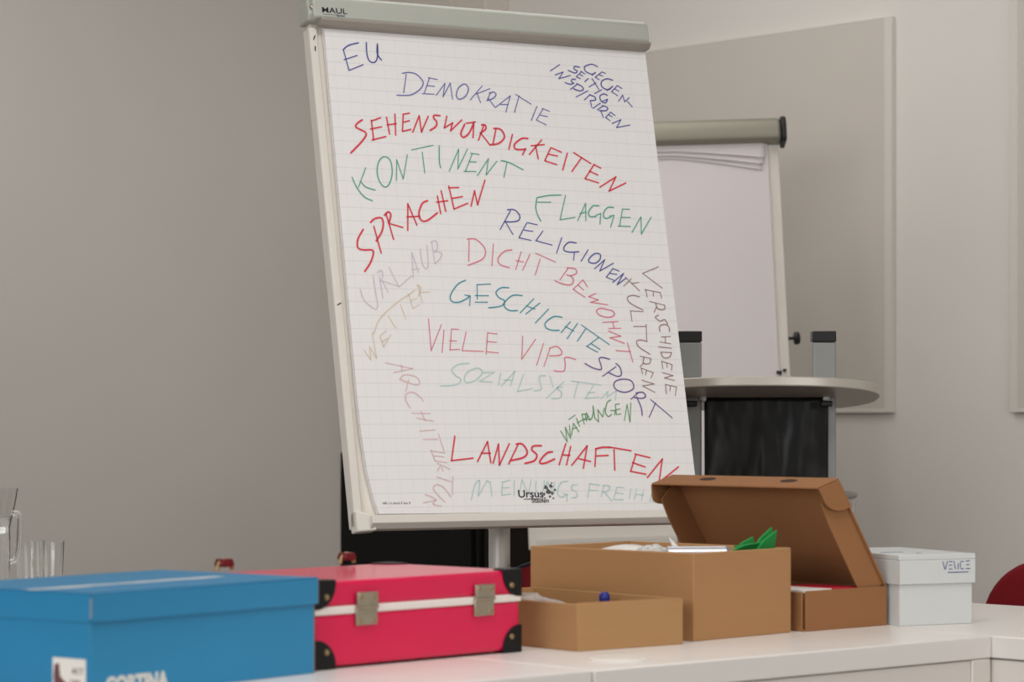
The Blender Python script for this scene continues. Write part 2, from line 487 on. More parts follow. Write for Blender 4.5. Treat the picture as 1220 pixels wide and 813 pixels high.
# writing: pixel traces of each stroke, laid onto the paper's own plane
PIN = B1.inverted()
def to_pad(px, py, lift=0.0007):
    o = PIN @ Vector((0,0,H))
    d = PIN.to_3x3() @ Vector(((px-CX)/F, 1.0, -(py-HY)/F))
    t = (PT - o.y)/d.y
    return (o.x + d.x*t, o.z + d.z*t)
Z1 = 220/1217.0; Z2 = 240/1220.0
REG = {'a':(360,0,Z1),'b':(560,0,Z1),'c':(360,130,Z1),'d':(560,130,Z1),'e':(400,260,Z1),'f':(600,260,Z1),
       'g':(400,390,Z1),'h':(600,390,Z1),'s':(400,500,Z2),'t':(600,500,Z2)}
INK = {}
def ink(c):
    if c not in INK:
        k_ = 0.42 if min(c) > 150 else 0.16      # pale, half-dry pens
        INK[c] = mat('felt_pen_ink', rgb(*[v*(1-k_)+232*k_ for v in c]), 0.85, noise=0.10, nscale=90)
    return INK[c]
def word(text, colour, width, spec, desc):
    bm = MB()
    reg = None
    for st in spec.replace('\n',' ').split('/'):
        st = st.strip()
        if not st: continue
        toks = st.split()
        if toks[0] in REG: reg = REG[toks[0]]; toks = toks[1:]
        if not toks: continue
        smooth = False; closed = False
        if toks[0] == '~': smooth = True; toks = toks[1:]
        elif toks[0] == 'o': smooth = closed = True; toks = toks[1:]
        p = []
        for tk in toks:
            x, y = tk.split(',')
            p.append(to_pad(reg[0]+float(x)*reg[2], reg[1]+float(y)*reg[2]))
        if smooth: p = catmull(p, 6, closed)
        ribbon(bm.bm, p, width*(0.96 if colour == RED else 0.84), lambda q: Vector((q.x, PT-0.0009, q.y)))
    o = bm.build('handwritten_word', ink(colour), pad)
    o['label'] = desc + ' handwritten word ' + text
    return o
NAVY=(60,62,150); NAVY2=(92,94,168); RED=(222,44,62); GRN=(70,160,138); PINK=(222,110,128); TEAL=(44,140,158)
LROSE=(224,170,170); LILAC=(200,186,206); SAND=(222,196,158); BRN=(150,112,104); MINT=(160,206,200); PURP=(92,70,140); FG=(84,152,92)
word('EU', NAVY, 0.0031, """a 270,328 308,465 / ~ 270,328 305,300 370,283 / 275,395 360,367 / 308,465 400,428 /
 ~ 422,280 425,350 440,400 470,413 490,395 497,350 495,290 / ~ 495,290 494,355 522,398""", 'blue')
word('DEMOKRATIE', NAVY2, 0.0027, """a 685,490 668,612 / ~ 658,485 700,478 750,490 790,530 795,560 770,595 720,625 670,630 622,628 /
 838,515 805,612 / 830,513 890,525 / 822,565 870,570 / 792,618 868,622 / 882,630 940,550 927,640 975,548 990,655 /
 o 1070,555 1030,580 1015,630 1035,655 1075,635 1095,585 /
 b 78,568 0,660 / 130,585 42,620 / 45,615 68,678 / 135,610 110,665 / ~ 125,615 155,608 170,625 150,650 110,665 / 120,650 165,710 /
 165,710 265,632 235,740 / 200,690 250,690 / 322,632 292,742 / 298,622 400,687 / 440,702 402,795 / 480,718 437,790 / 475,716 522,735 / 462,760 510,770 / 437,792 500,824""", 'violet-blue')
word('GEGEN-SEITIG INSPIRIREN', NAVY, 0.0028, """b ~ 840,440 800,425 755,440 760,470 800,490 825,480 / 825,478 803,498 / 868,475 824,510 / 868,475 892,485 / 848,493 872,502 / 824,510 850,525 /
 ~ 940,530 900,520 865,540 870,575 910,592 935,572 / 940,570 900,597 / 970,565 932,605 / 970,565 1000,585 / 952,587 980,603 / 932,605 972,632 / 978,668 1005,628 1018,672 1048,645 / 1038,672 1068,705 /
 ~ 720,445 690,438 685,455 705,470 690,482 645,465 / 735,472 700,506 / 728,472 756,488 / 720,490 742,503 / 700,508 726,518 / 778,518 755,540 / 828,547 783,574 / 803,520 848,590 / 865,593 820,618 / ~ 905,630 880,620 855,635 862,665 890,680 905,655 / 905,655 872,668 /
 588,428 528,468 / 560,495 612,475 585,520 660,498 / ~ 695,525 670,525 668,540 682,550 655,556 625,545 / 708,555 660,590 / ~ 700,552 735,570 745,590 720,600 680,585 / 775,600 698,640 / 790,625 752,660 / ~ 785,625 820,640 825,660 790,665 / 790,665 802,710 / 858,680 810,715 /
 875,700 838,725 / ~ 870,697 905,710 895,730 850,730 / 860,730 878,775 / 925,740 893,775 / 925,740 955,763 / 910,758 935,770 / 893,775 922,797 / 935,815 993,790 965,842 1052,825""", 'blue')
word('SEHENSWÜRDIGKEITEN', RED, 0.0037, """c ~ 395,72 362,95 352,118 380,135 420,160 400,205 320,290 / 455,75 470,205 / 455,80 515,58 / 450,132 522,118 / 460,205 550,182 / 555,55 575,165 / 610,35 615,172 / 560,105 618,97 /
 665,35 660,145 / 665,35 705,28 / 665,88 705,78 / 660,148 715,135 / 728,152 770,45 785,152 830,48 / ~ 908,45 870,42 866,60 885,85 880,115 842,142 / 952,48 936,125 990,92 977,145 1050,73 /
 ~ 1070,100 1045,160 1060,187 1090,170 1112,135 1130,90 / 1130,92 1125,190 / 1082,95 1140,85 /
 d 90,105 55,205 / ~ 75,105 100,108 100,135 65,160 / 70,160 128,235 / 170,130 150,230 / ~ 155,128 200,135 225,175 215,205 180,230 128,237 / 278,168 255,265 / ~ 380,195 340,195 295,230 295,262 335,268 365,265 / 365,262 345,303 /
 470,205 390,300 / 403,243 488,235 / 430,240 448,328 / 530,258 492,340 / 535,256 600,285 / 515,298 575,310 / 492,342 570,367 / 640,292 610,402 / 682,288 795,360 / 735,320 670,412 /
 815,368 757,460 / 815,366 860,390 / 785,410 840,435 / 757,460 845,487 / 855,515 960,448 915,542 1025,488""", 'red')
word('KONTINENT', GRN, 0.0028, """c ~ 328,450 360,520 410,580 462,605 / 418,388 370,515 / ~ 385,480 420,515 480,535 / o 540,315 505,345 493,410 510,480 545,515 575,490 592,420 580,340 / 620,472 622,335 665,462 692,302 /
 720,270 860,240 / 790,285 807,422 / ~ 902,242 903,345 912,388 / 968,410 1030,265 1025,395 1088,265 / 1120,295 1075,410 / 1110,292 1165,300 / 1100,348 1145,350 / 1065,412 1145,412 /
 d 47,440 120,328 105,435 175,345 / ~ 203,340 260,355 350,402 / 242,352 222,450""", 'green')
word('SPRACHEN', RED, 0.0037, """e ~ 180,75 145,140 145,195 180,210 240,212 245,245 225,300 190,352 / 250,55 298,230 / ~ 228,30 255,5 300,0 312,40 300,95 265,152 / 330,-30 380,140 / ~ 320,-18 345,-40 362,-20 350,30 / 348,35 440,62 /
 c 695,800 695,625 755,765 / 690,712 775,708 / ~ 825,605 790,625 768,690 785,735 825,735 890,685 / 890,575 912,690 / 915,540 945,675 / 885,615 958,605 / 965,510 1000,660 / 965,520 1030,518 / 985,590 1055,578 / 1000,660 1090,622 / 1112,640 1135,540 1155,632 1203,470""", 'red')
word('FLAGGEN', GRN, 0.0030, """d ~ 440,585 432,650 445,700 465,738 / ~ 440,585 520,570 600,568 / 445,615 530,615 / 628,570 592,730 690,715 / 708,738 760,622 762,738 / 722,690 765,680 / ~ 850,640 810,640 780,680 790,710 830,708 / 830,700 860,690 855,760 /
 ~ 945,650 905,650 878,690 890,722 930,710 / 920,705 948,702 925,780 / 1003,660 985,770 / 1003,660 1050,662 / 995,715 1055,715 / 975,772 1055,775 / 1066,814 1125,712 1128,824 1192,715""", 'green')
word('RELIGIONEN', NAVY, 0.0029, """d 265,672 197,795 / ~ 245,665 290,665 325,700 318,735 270,745 225,742 / 230,740 281,827 / f 150,35 100,130 / 155,30 220,45 / 135,80 190,88 / 100,130 178,147 / 258,85 212,150 318,178 / 382,130 348,230 / ~ 478,165 430,160 398,190 400,215 440,225 495,222 / 465,225 460,278 / 555,210 510,285 /
 o 600,235 565,265 562,290 600,298 632,275 635,240 / 598,335 665,275 632,350 722,298 / 718,335 675,390 / 718,333 760,350 / 700,365 745,372 / 675,390 725,410 / 718,425 790,365 747,440 808,395""", 'blue')
word('DICHT', PINK, 0.0028, """e 878,150 875,285 / ~ 865,140 920,140 975,190 985,235 960,275 870,312 / 1038,172 1028,315 / ~ 1160,210 1110,220 1070,265 1080,305 1145,328 / f 115,222 78,340 / 172,240 125,343 / 80,280 130,290 / 210,232 340,290 / 240,270 207,375""", 'pink')
word('BEWOHNT', PINK, 0.0028, """f 425,330 370,408 / ~ 415,328 470,335 478,365 440,380 415,375 / ~ 440,380 460,410 440,440 390,435 335,412 / 522,408 457,470 535,522 / 490,440 525,475 / 522,408 552,455 / 605,498 560,518 622,540 572,555 685,572 / o 690,605 640,595 612,610 630,640 690,655 728,640 720,615 / 652,688 752,683 / 692,728 772,727 / 718,685 728,728 /
 h 688,25 772,60 700,70 795,107 / 740,155 835,162 / 815,105 850,230""", 'pink')
word('GESCHICHTE', TEAL, 0.0029, """e ~ 855,410 800,440 755,510 765,550 810,555 865,530 880,512 / 850,508 885,515 882,578 / 930,440 932,535 / 930,440 1018,435 / 918,512 1005,512 / 918,555 998,555 / ~ 1140,460 1090,460 1055,490 1075,525 1110,545 1090,580 1005,592 /
 f ~ 122,512 60,510 10,550 5,585 40,610 90,610 / 198,532 108,625 / 238,560 145,633 / 150,580 205,600 / 295,600 208,692 / ~ 385,655 330,650 275,690 280,725 320,740 365,740 / 438,685 378,755 / 485,695 418,795 / 405,715 460,745 / 512,705 695,834 / 540,730 485,812 / h 625,68 548,128 / 545,126 618,165 / 575,108 635,148""", 'teal')
word('VIELE', PINK, 0.0026, """g 610,-54 628,155 695,-15 / 712,20 700,168 / 762,12 752,150 / 762,12 808,15 / 750,90 795,92 / 750,150 815,147 / 858,32 832,155 972,160 / 1000,35 990,180 / 1000,38 1062,45 / 995,95 1058,100 / 990,162 1070,170""", 'pink')
word('VIPS', PINK, 0.0026, """h 125,60 118,212 210,80 / 262,108 217,250 / 305,140 265,258 / ~ 300,140 350,128 382,160 370,185 300,190 / ~ 475,215 430,200 400,205 405,240 395,290 330,288""", 'pink')
word('SOZIALSYSTEM', MINT, 0.0028, """g ~ 880,240 810,245 765,280 790,320 825,345 790,380 690,388 / o 935,270 870,295 845,340 865,365 920,350 965,300 / 965,300 1045,298 945,358 1030,362 / 1085,305 1070,385 / 1090,388 1180,290 1150,388 / 1105,350 1165,348 /
 h 130,312 90,425 188,405 / ~ 275,320 235,325 240,370 245,410 200,420 / 305,325 325,395 / 395,360 280,470 / ~ 385,395 350,400 380,430 370,465 315,472 / 445,355 640,382 / 490,360 460,470 / 590,385 540,470 / 555,432 600,430 / 535,470 625,462 / 640,472 685,425 680,460 742,420 735,480""", 'pale turquoise')
word('SPORT', PURP, 0.0029, """h ~ 698,212 650,200 628,210 640,250 640,280 590,270 535,240 / 738,262 650,325 / ~ 738,240 765,265 775,310 750,325 690,300 / o 790,343 740,355 725,385 745,415 800,430 850,410 855,380 835,352 / 885,435 838,475 / ~ 870,435 915,430 935,455 910,470 860,465 / ~ 875,460 905,530 912,582 / 1000,500 958,595 / 968,478 1110,598""", 'purple')
word('WÄHRUNGEN', FG, 0.0026, """h 375,685 418,757 405,660 440,735 432,648 / 445,715 460,635 495,690 / 450,672 482,662 / 428,610 470,580 / 478,600 500,655 / 515,575 530,640 / 485,632 525,607 / 535,572 545,620 / ~ 515,575 545,575 548,598 530,610 / 532,605 572,612 / ~ 545,565 565,605 580,600 590,560 588,520 / 588,520 600,600 625,625 / 625,625 620,545 652,592 662,535 /
 ~ 705,480 680,500 670,560 690,590 710,575 / 705,550 735,550 730,580 / 735,510 742,575 / 735,510 762,506 / 737,545 767,540 / 742,577 772,572 / 795,615 812,510 832,625 837,500""", 'green')
word('LANDSCHAFTEN', RED, 0.0038, """s 720,103 700,250 830,235 / 858,255 918,135 938,262 / 880,205 935,205 / 952,265 985,150 990,278 1050,148 / t 85,155 30,270 / ~ 75,150 112,150 142,195 120,230 40,250 / ~ 228,160 180,162 170,185 200,215 185,250 128,267 / ~ 295,197 260,205 220,250 225,267 260,262 308,240 /
 375,148 335,275 / 405,165 380,275 / 355,215 400,218 / 412,278 505,160 482,295 / 455,238 525,255 / 558,178 552,285 / ~ 555,180 595,170 645,170 / 560,222 632,218 / 640,168 770,190 / 668,185 672,307 / 800,212 768,315 / 795,210 885,232 / 780,262 855,288 / 768,315 860,332 / 870,352 960,240 940,382 1058,288""", 'red')
word('MEINUNGSFREIHEIT', MINT, 0.0027, """s ~ 820,490 840,400 870,372 862,460 / 862,465 915,372 / 915,372 935,380 945,465 / 1008,385 1005,455 / 1005,380 1055,368 / 1005,415 1050,412 / 1005,460 1058,450 / 1080,370 1080,460 / t 92,460 110,365 150,455 165,365 / ~ 195,375 195,430 220,450 240,420 245,370 / 258,450 262,375 300,450 305,380 / ~ 385,375 345,385 325,440 345,470 385,455 / 360,450 385,455 380,500 /
 ~ 445,395 415,400 412,425 440,440 440,470 410,475 / 520,390 508,475 / 520,390 580,398 / 515,430 570,432 / 605,400 590,470 / ~ 600,400 640,405 630,435 595,440 / 610,440 655,495 / 685,410 665,485 / 685,410 730,415 / 675,445 725,450 / 665,485 725,487 / 770,420 760,480 / 805,420 790,485 / 845,430 835,490 / 800,455 845,458 / 900,430 885,495 / 900,430 940,436 / 890,462 930,468 / 885,495 930,500""", 'pale turquoise')
word('URLAUB', LILAC, 0.0026, """e ~ 160,470 185,540 240,590 265,600 275,570 260,480 245,380 / 285,385 312,530 / ~ 272,360 300,346 308,385 290,420 / 305,415 345,490 / 305,415 415,450 / 350,325 415,455 500,380 / 510,395 500,225 545,360 / 500,340 548,335 / ~ 555,200 570,300 595,335 608,300 600,180 / 630,155 652,300 / ~ 625,160 660,150 668,200 650,225 / ~ 650,222 695,230 688,265 652,302""", 'faint lilac')
word('WETTER', SAND, 0.0027, """e ~ 250,765 280,680 340,610 420,545 480,505 520,475 / 345,645 395,725 / 425,570 462,668 / 480,500 505,595 / 492,545 532,530 / 505,597 548,570 / 540,440 570,555 / ~ 535,445 558,455 555,485 545,515 / 548,490 620,487 / g 185,150 230,215 222,130 268,205 240,40 / 290,60 315,130 / 290,60 330,25 / 303,95 340,75 / 315,130 362,50""", 'faint yellow')
word('ARCHITEKTUR', LROSE, 0.0027, """g 325,235 505,273 380,300 / 430,250 435,290 / ~ 420,345 450,315 520,325 550,355 540,380 490,370 425,345 / 480,345 460,425 / ~ 575,490 560,465 510,430 465,440 460,480 490,535 / 498,567 620,570 / 535,600 645,620 / 560,555 590,620 / 553,685 655,677 / 575,740 670,740 / 675,705 712,815 /
 s 575,185 600,250 / 575,190 660,203 / 590,220 655,227 / 600,250 672,262 / 615,265 690,302 / 632,280 615,312 / 640,290 650,315 / 610,348 700,378 / 708,345 706,455 / ~ 695,468 650,410 610,395 590,420 620,460 660,500 / 530,505 605,490 / ~ 540,455 580,470 610,490 / ~ 605,490 590,515 640,525""", 'faint rose')
word('VERSCHIDENE', BRN, 0.0026, """f 1018,322 915,365 1045,462 / 930,472 1032,492 / 935,472 945,520 / 985,483 985,515 / 1030,490 1040,528 / 960,550 1060,575 / ~ 1000,558 1015,598 1058,602 1060,575 / 1008,585 990,622 / ~ 1020,640 1000,655 1030,680 1060,670 1080,700 / ~ 1030,748 1026,720 1045,703 1075,706 1090,725 1092,750 /
 h 1040,65 1098,62 / 1030,98 1100,110 / 1065,65 1065,105 / 1020,130 1105,140 / 1035,165 1105,168 / ~ 1035,165 1050,200 1090,200 1105,168 / 1040,225 1110,248 / 1040,225 1048,275 / 1075,235 1075,265 / 1110,248 1105,285 / 1045,300 1115,320 1058,335 1125,352 / 1065,378 1138,395 / 1065,378 1072,440 / 1098,388 1095,420 / 1138,395 1130,452""", 'brown')
word('KULTUREN', BRN, 0.0025, """f 800,390 895,480 / 840,400 790,450 / 890,425 842,432 / ~ 895,520 850,510 815,525 832,560 918,607 / 835,612 845,680 / 835,612 920,618 / 855,715 940,715 / 938,700 942,808 / h ~ 945,95 900,85 875,95 890,130 965,180 / 897,192 970,207 / ~ 925,197 920,238 960,240 968,208 / 922,235 898,262 / 905,270 985,300 / 905,270 915,310 / 940,285 935,315 / 985,300 970,335 / 910,350 990,375 915,388 995,430""", 'brown')

def padM(px, py, ang=0.0):
    x, z = to_pad(px, py)
    M = Matrix.Translation((x, PT-0.0008, z)) @ Matrix.Rotation(PI/2, 4, 'X') @ Matrix.Rotation(ang, 4, 'Z')
    return M
text_mesh('printed_brand', 'Ursus', 0.020, M_ink_black, pad, padM(617,593.0,-0.01), 0.0002, squash=1.12, bold=0.00015)
MB().box(0,0.036,0,0.0003,0,0.0012).build('print_underline', M_ink_black, pad).matrix_local = Matrix.Translation((to_pad(624,595.5)[0], PT-0.0009, to_pad(624,595.5)[1]))
text_mesh('printed_brand', 'Staufen', 0.0125, M_ink_black, pad, padM(633,599.3,-0.01), 0.0002, squash=1.0, bold=0.0)
# small printed emblem of leafy blobs over the brand line
em = MB()
for cx_, cy_, r_ in ((650,581,3.2),(656,579.5,2.8),(653,586,4.0),(658,588,2.6),(648,589,2.2),(661,584,1.8),(655,592,1.9),(659,594,1.4),(649,594,1.3),(657,576,1.3)):
    x0_, z0_ = to_pad(cx_, cy_)
    pts = []
    for k in range(10):
        a = 2*PI*k/10; rr = r_*0.00125*(0.75+0.4*((k*7+int(cx_))%3)/2)
        pts.append((x0_+rr*math.cos(a), PT-0.0009, z0_+rr*math.sin(a)))
    em.prism(pts, (0,0.0003,0))
em.build('printed_emblem', mat('grey_print_ink', rgb(88,86,92), 0.8, noise=0.2, nscale=200), pad)
# tiny imprint at the pad's lower left: a row of unreadable marks
ti = MB()
xx = 456.0
random.seed(3)
while xx < 489:
    w_ = random.uniform(0.5,1.1); h_ = random.uniform(1.4,2.8)
    a_ = to_pad(xx, 601); b_ = to_pad(xx+w_, 601-h_)
    ti.box(a_[0], b_[0], PT-0.0009, PT-0.0006, a_[1], b_[1])
    xx += w_ + random.choice((0.7,0.8,0.9,2.2))
ti.build('small_imprint', mat('pale_print_ink', rgb(150,148,150), 0.8, noise=0.05), pad)
# brand on the clamp bar
def barM(x, z): return Matrix.Translation((x, -0.0303, z)) @ Matrix.Rotation(PI/2,4,'X')
text_mesh('printed_brand', 'MAUL', 0.0150, M_ink_black, bar, barM(0.017, 0.9455), 0.0003, squash=1.28, bold=0.00008)
MB().box(0.019,0.046,-0.0306,-0.0302,0.9418,0.9424).build('print_underline', M_ink_black, bar)
text_mesh('printed_brand', 'flipchart', 0.0062, mat('slate_print', rgb(96,100,120),0.8,noise=0.05), bar, barM(0.046, 0.9400), 0.0003, squash=0.85)
# stand: column, head and tripod feet
MB().tube([(0,0,0.10),(0,0,1.17)], 0.020, 24).build('column', M_alu, fc, smooth=True)
MB().lathe([(0.026,0),(0.026,0.05),(0.022,0.055)], (0,0,1.08), 24).box(-0.02,0.02,-0.036,0.0,1.09,1.12).build('tilt_bracket', M_blackplastic, fc, bevel=0.003)
MB().lathe([(0.03,0.0),(0.036,0.01),(0.036,0.05),(0.024,0.07)], (0,0,0.07), 24).build('hub', M_blackplastic, fc, smooth=True)
for k in range(3):
    a = PI/2 + 2*PI*k/3
    lg = MB().tube([(0.03*math.cos(a),0.03*math.sin(a),0.09),(0.20*math.cos(a),0.20*math.sin(a),0.065),(0.40*math.cos(a),0.40*math.sin(a),0.022)], [0.015,0.014,0.011], 14).build('leg', M_alu, fc, smooth=True)
    MB().lathe([(0.014,0),(0.016,0.01),(0.012,0.028)], (0.40*math.cos(a),0.40*math.sin(a),0.0), 14).build('rubber_foot', M_blackplastic, lg, smooth=True)

# ------------------------------------------------------------------ plain flip chart behind
Y2 = 6.5
roll = 0.032
T2 = math.radians(11)
e1 = Vector((math.cos(roll), 0, math.sin(roll)))
e3 = Vector((-math.sin(roll)*math.cos(T2), math.sin(T2), math.cos(roll)*math.cos(T2))).normalized()
e2 = e3.cross(e1).normalized()
O2 = at(630, 655, Y2)
B2 = Matrix((e1, e2, e3)).transposed().to_4x4(); B2.translation = O2
f2 = O2 + e1*0.33; f2 = Vector((f2.x, Y2+0.14, 0))
fp = thing('flip_chart', 'plain blank flip chart with a grey clamp bar behind the lectern', 'flip chart', f2, 0)
BL2 = Matrix.Translation(f2).inverted() @ B2
def on2(o): o.matrix_local = BL2; return o
W2, H2 = 0.655, 1.056
on2(MB().box(0.0, W2, 0.004, 0.022, 0.0, H2-0.03).build('backboard', M_boardedge, fp, bevel=0.003))
on2(MB().box(0.012, W2-0.028, -0.006, 0.0036, 0.10, H2-0.04).build('paper_pad', M_paper2, fp, bevel=0.0015))
bar_ = MB()
prof = [(-0.034,-0.028),(-0.040,-0.012),(-0.040,0.012),(-0.030,0.030),(-0.008,0.036),(0.024,0.034),(0.026,-0.030)]
bar_.prism([(-0.012, y, H2-0.028+z) for y,z in prof], (W2+0.016,0,0))
on2(bar_.build('clamp_bar', M_bar2, fp, bevel=0.008, seg=3))
ec = MB()
ec.prism([(0, y*1.08, H2-0.028+z*1.1) for y,z in prof], (0.013,0,0))
for x_ in (-0.026, W2+0.005):
    e_ = ec if x_ > 0 else MB().prism([(0, y*1.08, H2-0.028+z*1.1) for y,z in prof], (0.013,0,0))
    o_ = e_.build('end_cap', M_blackplastic, fp, bevel=0.004, seg=3); o_.matrix_local = BL2 @ Matrix.Translation((x_,0,0))
# turned-over sheets rolled under the bar: folded paper edges
zb_ = H2-0.056
for k, (dl, dr) in enumerate(((0.030,0.066),(0.024,0.052),(0.014,0.036))):
    def fn(s, t, dl=dl, dr=dr, k=k):
        x = lerp(0.012, 0.610+0.004*k, s)
        e = 0 if x < 0.39 else (x-0.39)/0.215
        drop = lerp(dl, dr, min(1, e*(0.75+0.25*e)))
        curl = 0.0045
        if t < 0.5: return (x, -0.0075-0.0035*k, zb_ - drop*t/0.5)
        a = PI*(t-0.5)/0.5
        return (x, -0.0075-0.0035*k - curl*0.5*(1-math.cos(a))*0.8, zb_ - drop - curl*math.sin(a)*0.6)
    on2(MB().grid(fn, 40, 10).build('folded_sheet', M_paper2, fp, smooth=True, solid=0.0005))
kn = MB().lathe([(0.004,-0.012),(0.004,0.0),(0.014,0.002),(0.017,0.008),(0.014,0.016),(0.004,0.018)], (0,0,0), 18, M=Matrix.Rotation(PI/2,4,'Y'))
ko = kn.build('knob', M_blackplastic, fp, smooth=True)
ko.matrix_local = BL2 @ Matrix.Translation((W2+0.012, 0.012, 0.505))
on2(MB().box(W2-0.035,W2-0.022,-0.012,0.004,0.412,0.420).box(W2-0.018,W2-0.010,-0.004,0.004,0.420,0.426).build('clip', M_blackplastic, fp, bevel=0.001))
on2(MB().box(0.02, W2-0.02, -0.03, 0.004, 0.0, 0.008).box(0.02,W2-0.02,-0.03,-0.026,0.008,0.02).build('pen_tray', M_boardedge, fp, bevel=0.001))
MB().tube([(0,0,0.02),(0,0.03,1.35)], 0.018, 20).build('column', M_alu, fp, smooth=True)
for s in (-1,1):
    MB().tube([(0,0.0,0.09),(s*0.32,-0.22,0.018)], 0.013, 14).build('leg', M_alu, fp, smooth=True)
MB().tube([(0,0.0,0.09),(0,0.14,0.018)], 0.013, 14).build('leg', M_alu, fp, smooth=True)

# ------------------------------------------------------------------ lectern
YL = 5.55
M_post = mat('grey_anodised_post', rgb(146,147,145), 0.4, metal=0.35, noise=0.03)
lc = Vector(((900-610)/F*YL, YL, 0))
le = thing('lectern', 'silver lectern with oval tilted top and black mesh panel between two capped posts', 'lectern', lc, 0)
xl, xr = (821.5-900)/F*YL, (981-900)/F*YL
ztop = H + 105/F*YL
for x in (xl, xr):
    p = MB().box(x-0.024, x+0.024, -0.018, 0.022, 0.04, ztop-0.0226).build('post', M_post, le, bevel=0.004, seg=3)
    MB().box(x-0.0246, x+0.0246, -0.0186, 0.0226, ztop-0.022, ztop).build('post_cap', M_blackplastic, p, bevel=0.002)
    MB().box(x-0.03, x+0.03, -0.22, 0.22, 0.0, 0.04).build('foot', M_alu, le, bevel=0.008, seg=3)
tp = MB()
pts = []
for k in range(64):
    a = 2*PI*k/64
    ex = abs(math.cos(a))**0.85*(1 if math.cos(a)>=0 else -1); ey = abs(math.sin(a))**0.85*(1 if math.sin(a)>=0 else -1)
    pts.append((0.255*ex, 0.20*ey, -0.010))
tp.prism(pts, (0,0,0.020))
tpo = tp.build('top', mat('silver_laminate', rgb(196,190,180), 0.35, metal=0.35, noise=0.03, nscale=80, stretch=(1,1,12)), le, bevel=0.003, seg=3)
tpo.matrix_local = Matrix.Translation((0,0,H+0.052)) @ Matrix.Rotation(-math.atan(0.125), 4, 'X')
tpo.scale = (1,1,1)
zc = H + 0.052
for x in (xl, xr):
    MB().box(x-0.012, x+0.012, -0.06, 0.10, zc-0.026, zc-0.014).build('top_bracket', M_blackplastic, le, bevel=0.003).matrix_local = Matrix.Rotation(0,4,'X')
xm0, xm1 = (838-900)/F*YL, (985-900)/F*YL
zt = H + 28/F*YL; zbm = 0.42
def mesh_fn(s, t):
    x = lerp(xm0, xm1, s); z = lerp(zt, zbm, t)
    y = -0.026 - 0.006*math.sin(3*PI*s+1.2*math.sin(5*t))*min(1,4*t) - 0.004*math.sin(11*s+9*t)*min(1,3*t)
    return (x, y, z)
M_mesh = bpy.data.materials.new('black_mesh_cloth'); M_mesh.use_nodes = True
nt = M_mesh.node_tree; b = nt.nodes['Principled BSDF']
b.inputs['Base Color'].default_value = rgb(8,8,8); b.inputs['Roughness'].default_value = 0.34
b.inputs['Specular IOR Level'].default_value = 0.3
tcn = nt.nodes.new('ShaderNodeTexCoord'); wv = nt.nodes.new('ShaderNodeTexNoise'); wv.inputs['Scale'].default_value = 4.5
mpn = nt.nodes.new('ShaderNodeMapping'); mpn.inputs['Scale'].default_value = (3.2, 1, 1)
nt.links.new(tcn.outputs['Object'], mpn.inputs[0]); nt.links.new(mpn.outputs[0], wv.inputs['Vector'])
bpn = nt.nodes.new('ShaderNodeBump'); bpn.inputs['Strength'].default_value = 0.8; bpn.inputs['Distance'].default_value = 0.02
nt.links.new(wv.outputs['Fac'], bpn.inputs['Height']); nt.links.new(bpn.outputs[0], b.inputs['Normal'])
mo = MB().grid(mesh_fn, 40, 50).build('mesh_panel', M_mesh, le, smooth=True, solid=0.002)
for x in (xm0-0.003, xm1-0.005):
    MB().lathe([(0.007,0),(0.007,0.016),(0.004,0.018)], (x,-0.020,H+24.5/F*YL), 16, M=Matrix.Rotation(PI/2,4,'X')).build('pin', M_alu, le, smooth=True)
MB().box(xl, xr, -0.008, 0.012, 0.06, 0.10).build('cross_bar', M_alu, le, bevel=0.003)
SH = 0.775
sp = []
for k in range(40):
    a = 2*PI*k/40; sp.append((0.03+0.16*math.cos(a), 0.15+0.12*math.sin(a), SH-0.016))
MB().prism(sp, (0,0,0.016)).box(xl,xl+0.02,0.018,0.10,SH-0.03,SH-0.016).box(xr-0.03,xr-0.01,0.018,0.12,SH-0.03,SH-0.016).build('shelf', M_alu, le, bevel=0.002)
# clear beaker with grey lid on the lectern's shelf
yb_ = YL+0.155
bk = thing('beaker', 'clear plastic beaker with grey lid on the lectern behind the open cardboard lid', 'beaker', (( 986-610)/F*yb_, yb_, SH))
zt_ = H - 88/F*yb_ - SH
MB().lathe([(0.040,0.0),(0.050,0.004),(0.059,zt_-0.012),(0.057,zt_-0.012),(0.048,0.007),(0.001,0.007)], n=40).build('cup', M_frost, bk, smooth=True)
lo = MB().lathe([(0.060,-0.006),(0.063,-0.003),(0.063,0.002),(0.060,0.004),(0.001,0.004)], n=40).build('lid', M_greylid, bk, smooth=True)
lo.matrix_local = Matrix.Translation((0,0,zt_-0.002)) @ Matrix.Rotation(0.06, 4, 'X')

